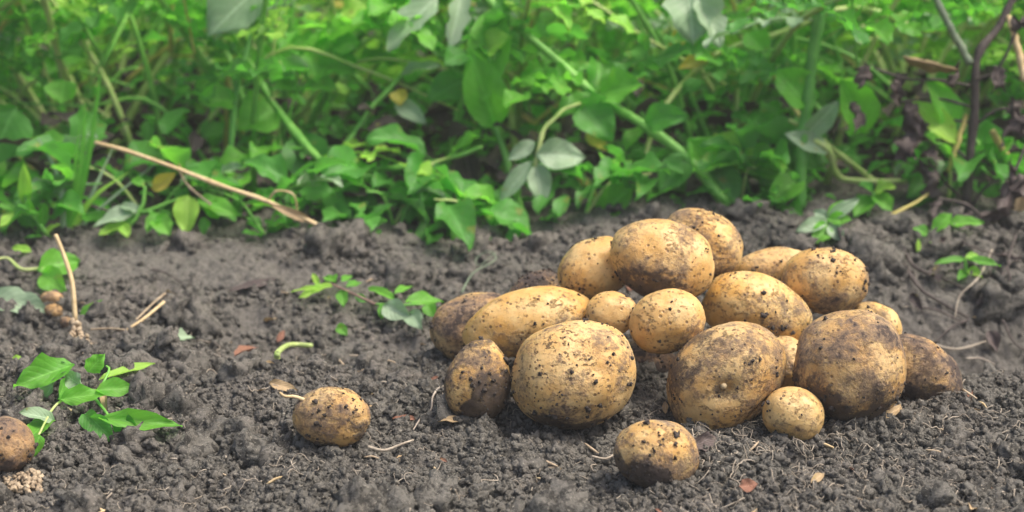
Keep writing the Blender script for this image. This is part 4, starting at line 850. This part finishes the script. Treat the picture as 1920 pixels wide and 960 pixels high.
# dry stalks, roots and twigs
def rod(name, label, cat, pts, rpx, mat, ground=True, end=.6, n=18, group=None, lift=.004):
    P = spline([on_ground(p[0], p[1], p[2] if len(p) > 2 else lift) if ground else at(*p) for p in pts], n); P = drape(P, rpx * mpp(P[0][1])) if ground else P; o0 = P[0].copy()
    m = MB(); m.tube(P, np.linspace(rpx, rpx * end, n) * mpp(P[0][1]), 7); o = m.build(name, STEM[mat], None, o0); return tag(o, label, cat, group)
ds = empty('dry_stalk', on_ground(640, 445), 'long tan dry stalk leaning across the left of the green row', 'stalk')
YD = float(on_ground(648, 449)[1]); dy = lambda x: YD - .004 + (645 - x) / 467 * (.375 - YD)
stem(ds, [(178, 267, dy(178)), (260, 290, dy(260)), (380, 335, dy(380)), (500, 378, dy(500)), (560, 405, dy(560)), (652, 452, YD)], 5, 'straw', 'shaft', end=.75)
stem(ds, [(335, 318, 0.372), (350, 345, 0.367), (375, 368, 0.362), (395, 383, 0.357)], 2.5, 'chaff', 'side_shoot'); stem(ds, [(335, 308, 0.367), (342, 322, 0.369)], 2, 'straw', 'thorn')
pl(ds, (585, 415, 0.347), (505, 382, 0.342), 18, 'tan', (0, -1, .3), name='sheath'); stem(ds, [(558, 400, 0.347), (550, 365, 0.342), (520, 358, 0.342), (505, 372, 0.347)], 2.5, 'straw', 'curled_strip')
kr = empty('dry_stalk', on_ground(148, 655), 'upright yellow dry stalk with a knobbly beaded root at the left', 'stalk')
m = MB(); P = spline([at(104, 440, .19), at(120, 480, .185), at(135, 530, .175), at(141, 600, .165)], 16); m.tube(P, np.linspace(.0016, .0020, 16), 8); m.build('shaft', STEM['straw'], kr)
q0 = on_ground(148, 655); pts = []; rad = []
for k in range(46):
    t = random.random(); px = 143 + (random.random() - .5) * (16 + 40 * t) + 6 * t; py = 600 + 58 * t; yv = .165 - .03 * t - random.random() * .008; q = at(px, py, yv); q[2] = max(q[2], gz1(q[0], q[1]) + .0012); pts.append(q); rad.append(random.uniform(.0014, .0027))
v, f = scatter_lumps(np.array(pts), np.array(rad), 2, .25, 6, 500); ko = bpy.data.objects.new('knobbly_root', mesh_np('knobbly_root', v - np.array(kr.location), f, STEM['chaff'])); link(ko, kr)
b1 = empty('bent_straw', on_ground(235, 622), 'bent pale straw lying on the soil in the left half of the photo', 'straw')
gs(b1, [(308, 575, .018), (270, 600, .014), (236, 624, .009)], 3.2, 'straw', name='long_end'); gs(b1, [(236, 624, .009), (205, 620, .009), (170, 620, .008)], 2.6, 'chaff', name='short_end')
rod('straw', 'thin greyish straw above the bent pale straw', 'straw', [(310, 550, .012), (285, 575, .008), (250, 605, .005)], 2.6, 'chaff')
rod('twig', 'dark thin twig sticking out at the foot of the grass clump', 'twig', [(130, 375, .39), (185, 390, .385), (240, 408, .38)], 4, 'twig', ground=False)
rod('twig', 'short dark twig lying on the bank above the bent straw', 'twig', [(285, 505, .006), (310, 512, .006), (338, 528, .005)], 2.5, 'twig')
rod('yellow_shoot', 'yellow green curled shoot lying on the soil above the lone potato', 'shoot', [(520, 672, .008), (522, 660, .011), (545, 652, .011), (585, 648, .010)], 6.5, 'pale', end=.8)
rod('root', 'pale thin wavy root hanging from the heap edge on the soil', 'root', [(832, 725, .004), (812, 742, .004), (808, 770, .003), (790, 790, .003), (775, 812, .003)], 2.2, 'root')
rod('root', 'brown root piece lying right of the lone potato', 'root', [(690, 842, .004), (720, 848, .004), (750, 838, .004), (775, 825, .004)], 3.5, 'fibre')
tr = empty('tendril', on_ground(870, 555), 'pale curling tendril loop on the bank behind the heap', 'tendril')
gs(tr, [(866, 555, .004), (875, 530, .008), (890, 510, .012), (925, 490, .016), (928, 478, .018), (910, 476, .016), (892, 490, .012), (900, 498, .01), (930, 480, .012)], 2.2, 'grey', n=30, end=.4)
rod('twig', 'long brown twig lying down the furrow side at the right', 'twig', [(1700, 515, .006), (1730, 545, .006), (1770, 570, .005), (1815, 595, .004)], 3.5, 'twig')
rod('twig', 'thin twig crossing the furrow below the long brown one', 'twig', [(1815, 600, .006), (1785, 622, .005), (1745, 650, .004)], 2.6, 'twig')
rod('twig', 'thin brown twig lying between the heap and the crossing twig', 'twig', [(1715, 575, .005), (1755, 590, .005), (1800, 608, .004)], 2.4, 'twig')
cr = empty('withered_shoot', on_ground(1835, 570), 'withered pinkish forked shoot on the furrow side at the right edge', 'shoot')
gs(cr, [(1832, 570, .004), (1850, 545, .010), (1880, 515, .016), (1895, 490, .018)], 2.8, 'twig'); gs(cr, [(1832, 570, .004), (1870, 558, .008), (1892, 540, .012), (1890, 510, .016)], 3, 'twig')
for q in ([(1690, 470, .004), (1715, 500, .010), (1760, 520, .006), (1800, 540, .004)], [(1860, 470, .004), (1835, 520, .012), (1800, 560, .008), (1790, 600, .003)], [(1905, 440, .006), (1890, 500, .014), (1910, 560, .006)], [(1640, 470, .004), (1690, 490, .008), (1720, 530, .004)], [(1730, 640, .004), (1790, 655, .006), (1850, 640, .004)], [(1880, 600, .004), (1900, 640, .008), (1925, 660, .004)], [(1780, 440, .004), (1820, 470, .012), (1880, 480, .004)]):
    rod('dead_stalk', 'thin brown dead stalk tangled on the dark furrow side at the right', 'stalk', q, random.uniform(2, 3.6), random.choice(['twig', 'fibre', 'twig']), group='dead stalks on the furrow side')
for (b, t, w) in (((1740, 505), (1765, 530), 22), ((1860, 520), (1880, 550), 26), ((1700, 560), (1725, 575), 18), ((1890, 470), (1915, 500), 26), ((1790, 455), (1760, 470), 20), ((1845, 700), (1880, 712), 18)):
    ground_leaf('shrivelled grey brown leaf scrap lying among the dead stalks at the right', b, t, w, 'withered', (random.uniform(-.5, .5), -1, .6), .005, .008, crumple=.4)['group'] = 'leaf scraps among the dead stalks'
YS = float(on_ground(1662, 412)[1]) - .004
rod('yellow_stalk', 'short yellow stalk with a brown tip slanting out under the withered plant', 'stalk', [(1662, 410, YS), (1690, 394, YS + .004), (1720, 378, YS + .012), (1758, 350, YS + .03)], 5, 'yellow', ground=False, end=.4)
rod('root', 'white hair root on the dark soil at the right end of the heap', 'root', [(1812, 672, .006), (1840, 672, .006), (1865, 685, .005)], 2, 'root')
rod('root', 'brown rootlet sticking out left of the front potato', 'root', [(1110, 858, .006), (1135, 860, .006), (1155, 850, .006)], 3, 'fibre')
cl = empty('straw_clump', on_ground(45, 915), 'tan crumbly straw clump at the lower left corner', 'straw clump')
pts = []; rad = []
for k in range(120):
    a = random.random() * 6.28; rr_ = random.random() ** .5; p = on_ground(43 + 40 * rr_ * math.cos(a), 912 + 17 * rr_ * math.sin(a)); p[2] += .004 * (1 - rr_) + random.random() * .003; pts.append(p); rad.append(random.uniform(.0008, .0021))
v, f = scatter_lumps(np.array(pts), np.array(rad), 2, .5, 8, 600); o = bpy.data.objects.new('chaff', mesh_np('chaff', v - np.array(cl.location), f, STEM['chaff'])); link(o, cl)

# scattered straw chips: one of each kind built, then copied
chips = []
for k in range(6):
    m = MB(); L = random.uniform(.004, .009)
    if k < 3: m.tube(spline([(-L, 0, 0), (0, .1 * L, .12 * L), (L, -.1 * L, .02 * L)], 8), [.0006, .0008, .0009, .001, .001, .0009, .0008, .0005], 6)
    else: m.add(*leaf_geo((-L, 0, 0), (L, .2 * L, .3 * L), L * .7, (0, .3, 1), fold=.3, seed=k, crumple=.08))
    chips.append(m.mesh('straw_chip', [STEM['chaff'], STEM['straw'], STEM['fibre'], LEAF['tan'], LEAF['tan'], LEAF['rust']][k]))
for k in range(150):
    yv = -0.2 + 0.5 * random.random() ** 1.7; xv = random.uniform(-1, 1) * .30 * (yv + 1.1)
    o = bpy.data.objects.new('straw_chip', chips[random.choice([0, 0, 1, 2, 2, 3, 4, 5])]); link(o); o.location = (xv, yv, gz1(xv, yv) + .0022); o.rotation_euler = (random.uniform(-.3, .3), random.uniform(-.4, .4), random.uniform(0, 6.28))
    o.scale = (random.uniform(.5, 1.1),) * 3
    tag(o, 'tiny dry tan plant chip scattered on the dark soil', 'straw chip', 'plant chips scattered over the soil')

# hair roots and fibres mixed into the soil: uncountable
m = MB()
for k in range(900):
    xv0, yv0 = view_points(1, -0.21, 0.25, 1.4); xv, yv = float(xv0[0]), float(yv0[0])
    if random.random() < .45: xv = abs(xv) * .8 + .10; yv = -0.21 + random.random() * .2
    a = random.random() * 6.28; L = random.uniform(.006, .022); pts = []
    for t in np.linspace(0, 1, 6):
        xx = xv + math.cos(a) * L * t; yy = yv + math.sin(a) * L * t; pts.append((xx, yy, gz1(xx, yy) + .0016 + .003 * random.random())); a += random.uniform(-.5, .5)
    m.tube(spline(pts, 9), random.choice([.0002, .00025, .0003, .00045]), 4)
o = m.build('root_fibres', STEM['fibre'], None); tag(o, 'fine dead root fibres mixed through the soil surface', 'root fibres', kind='stuff')
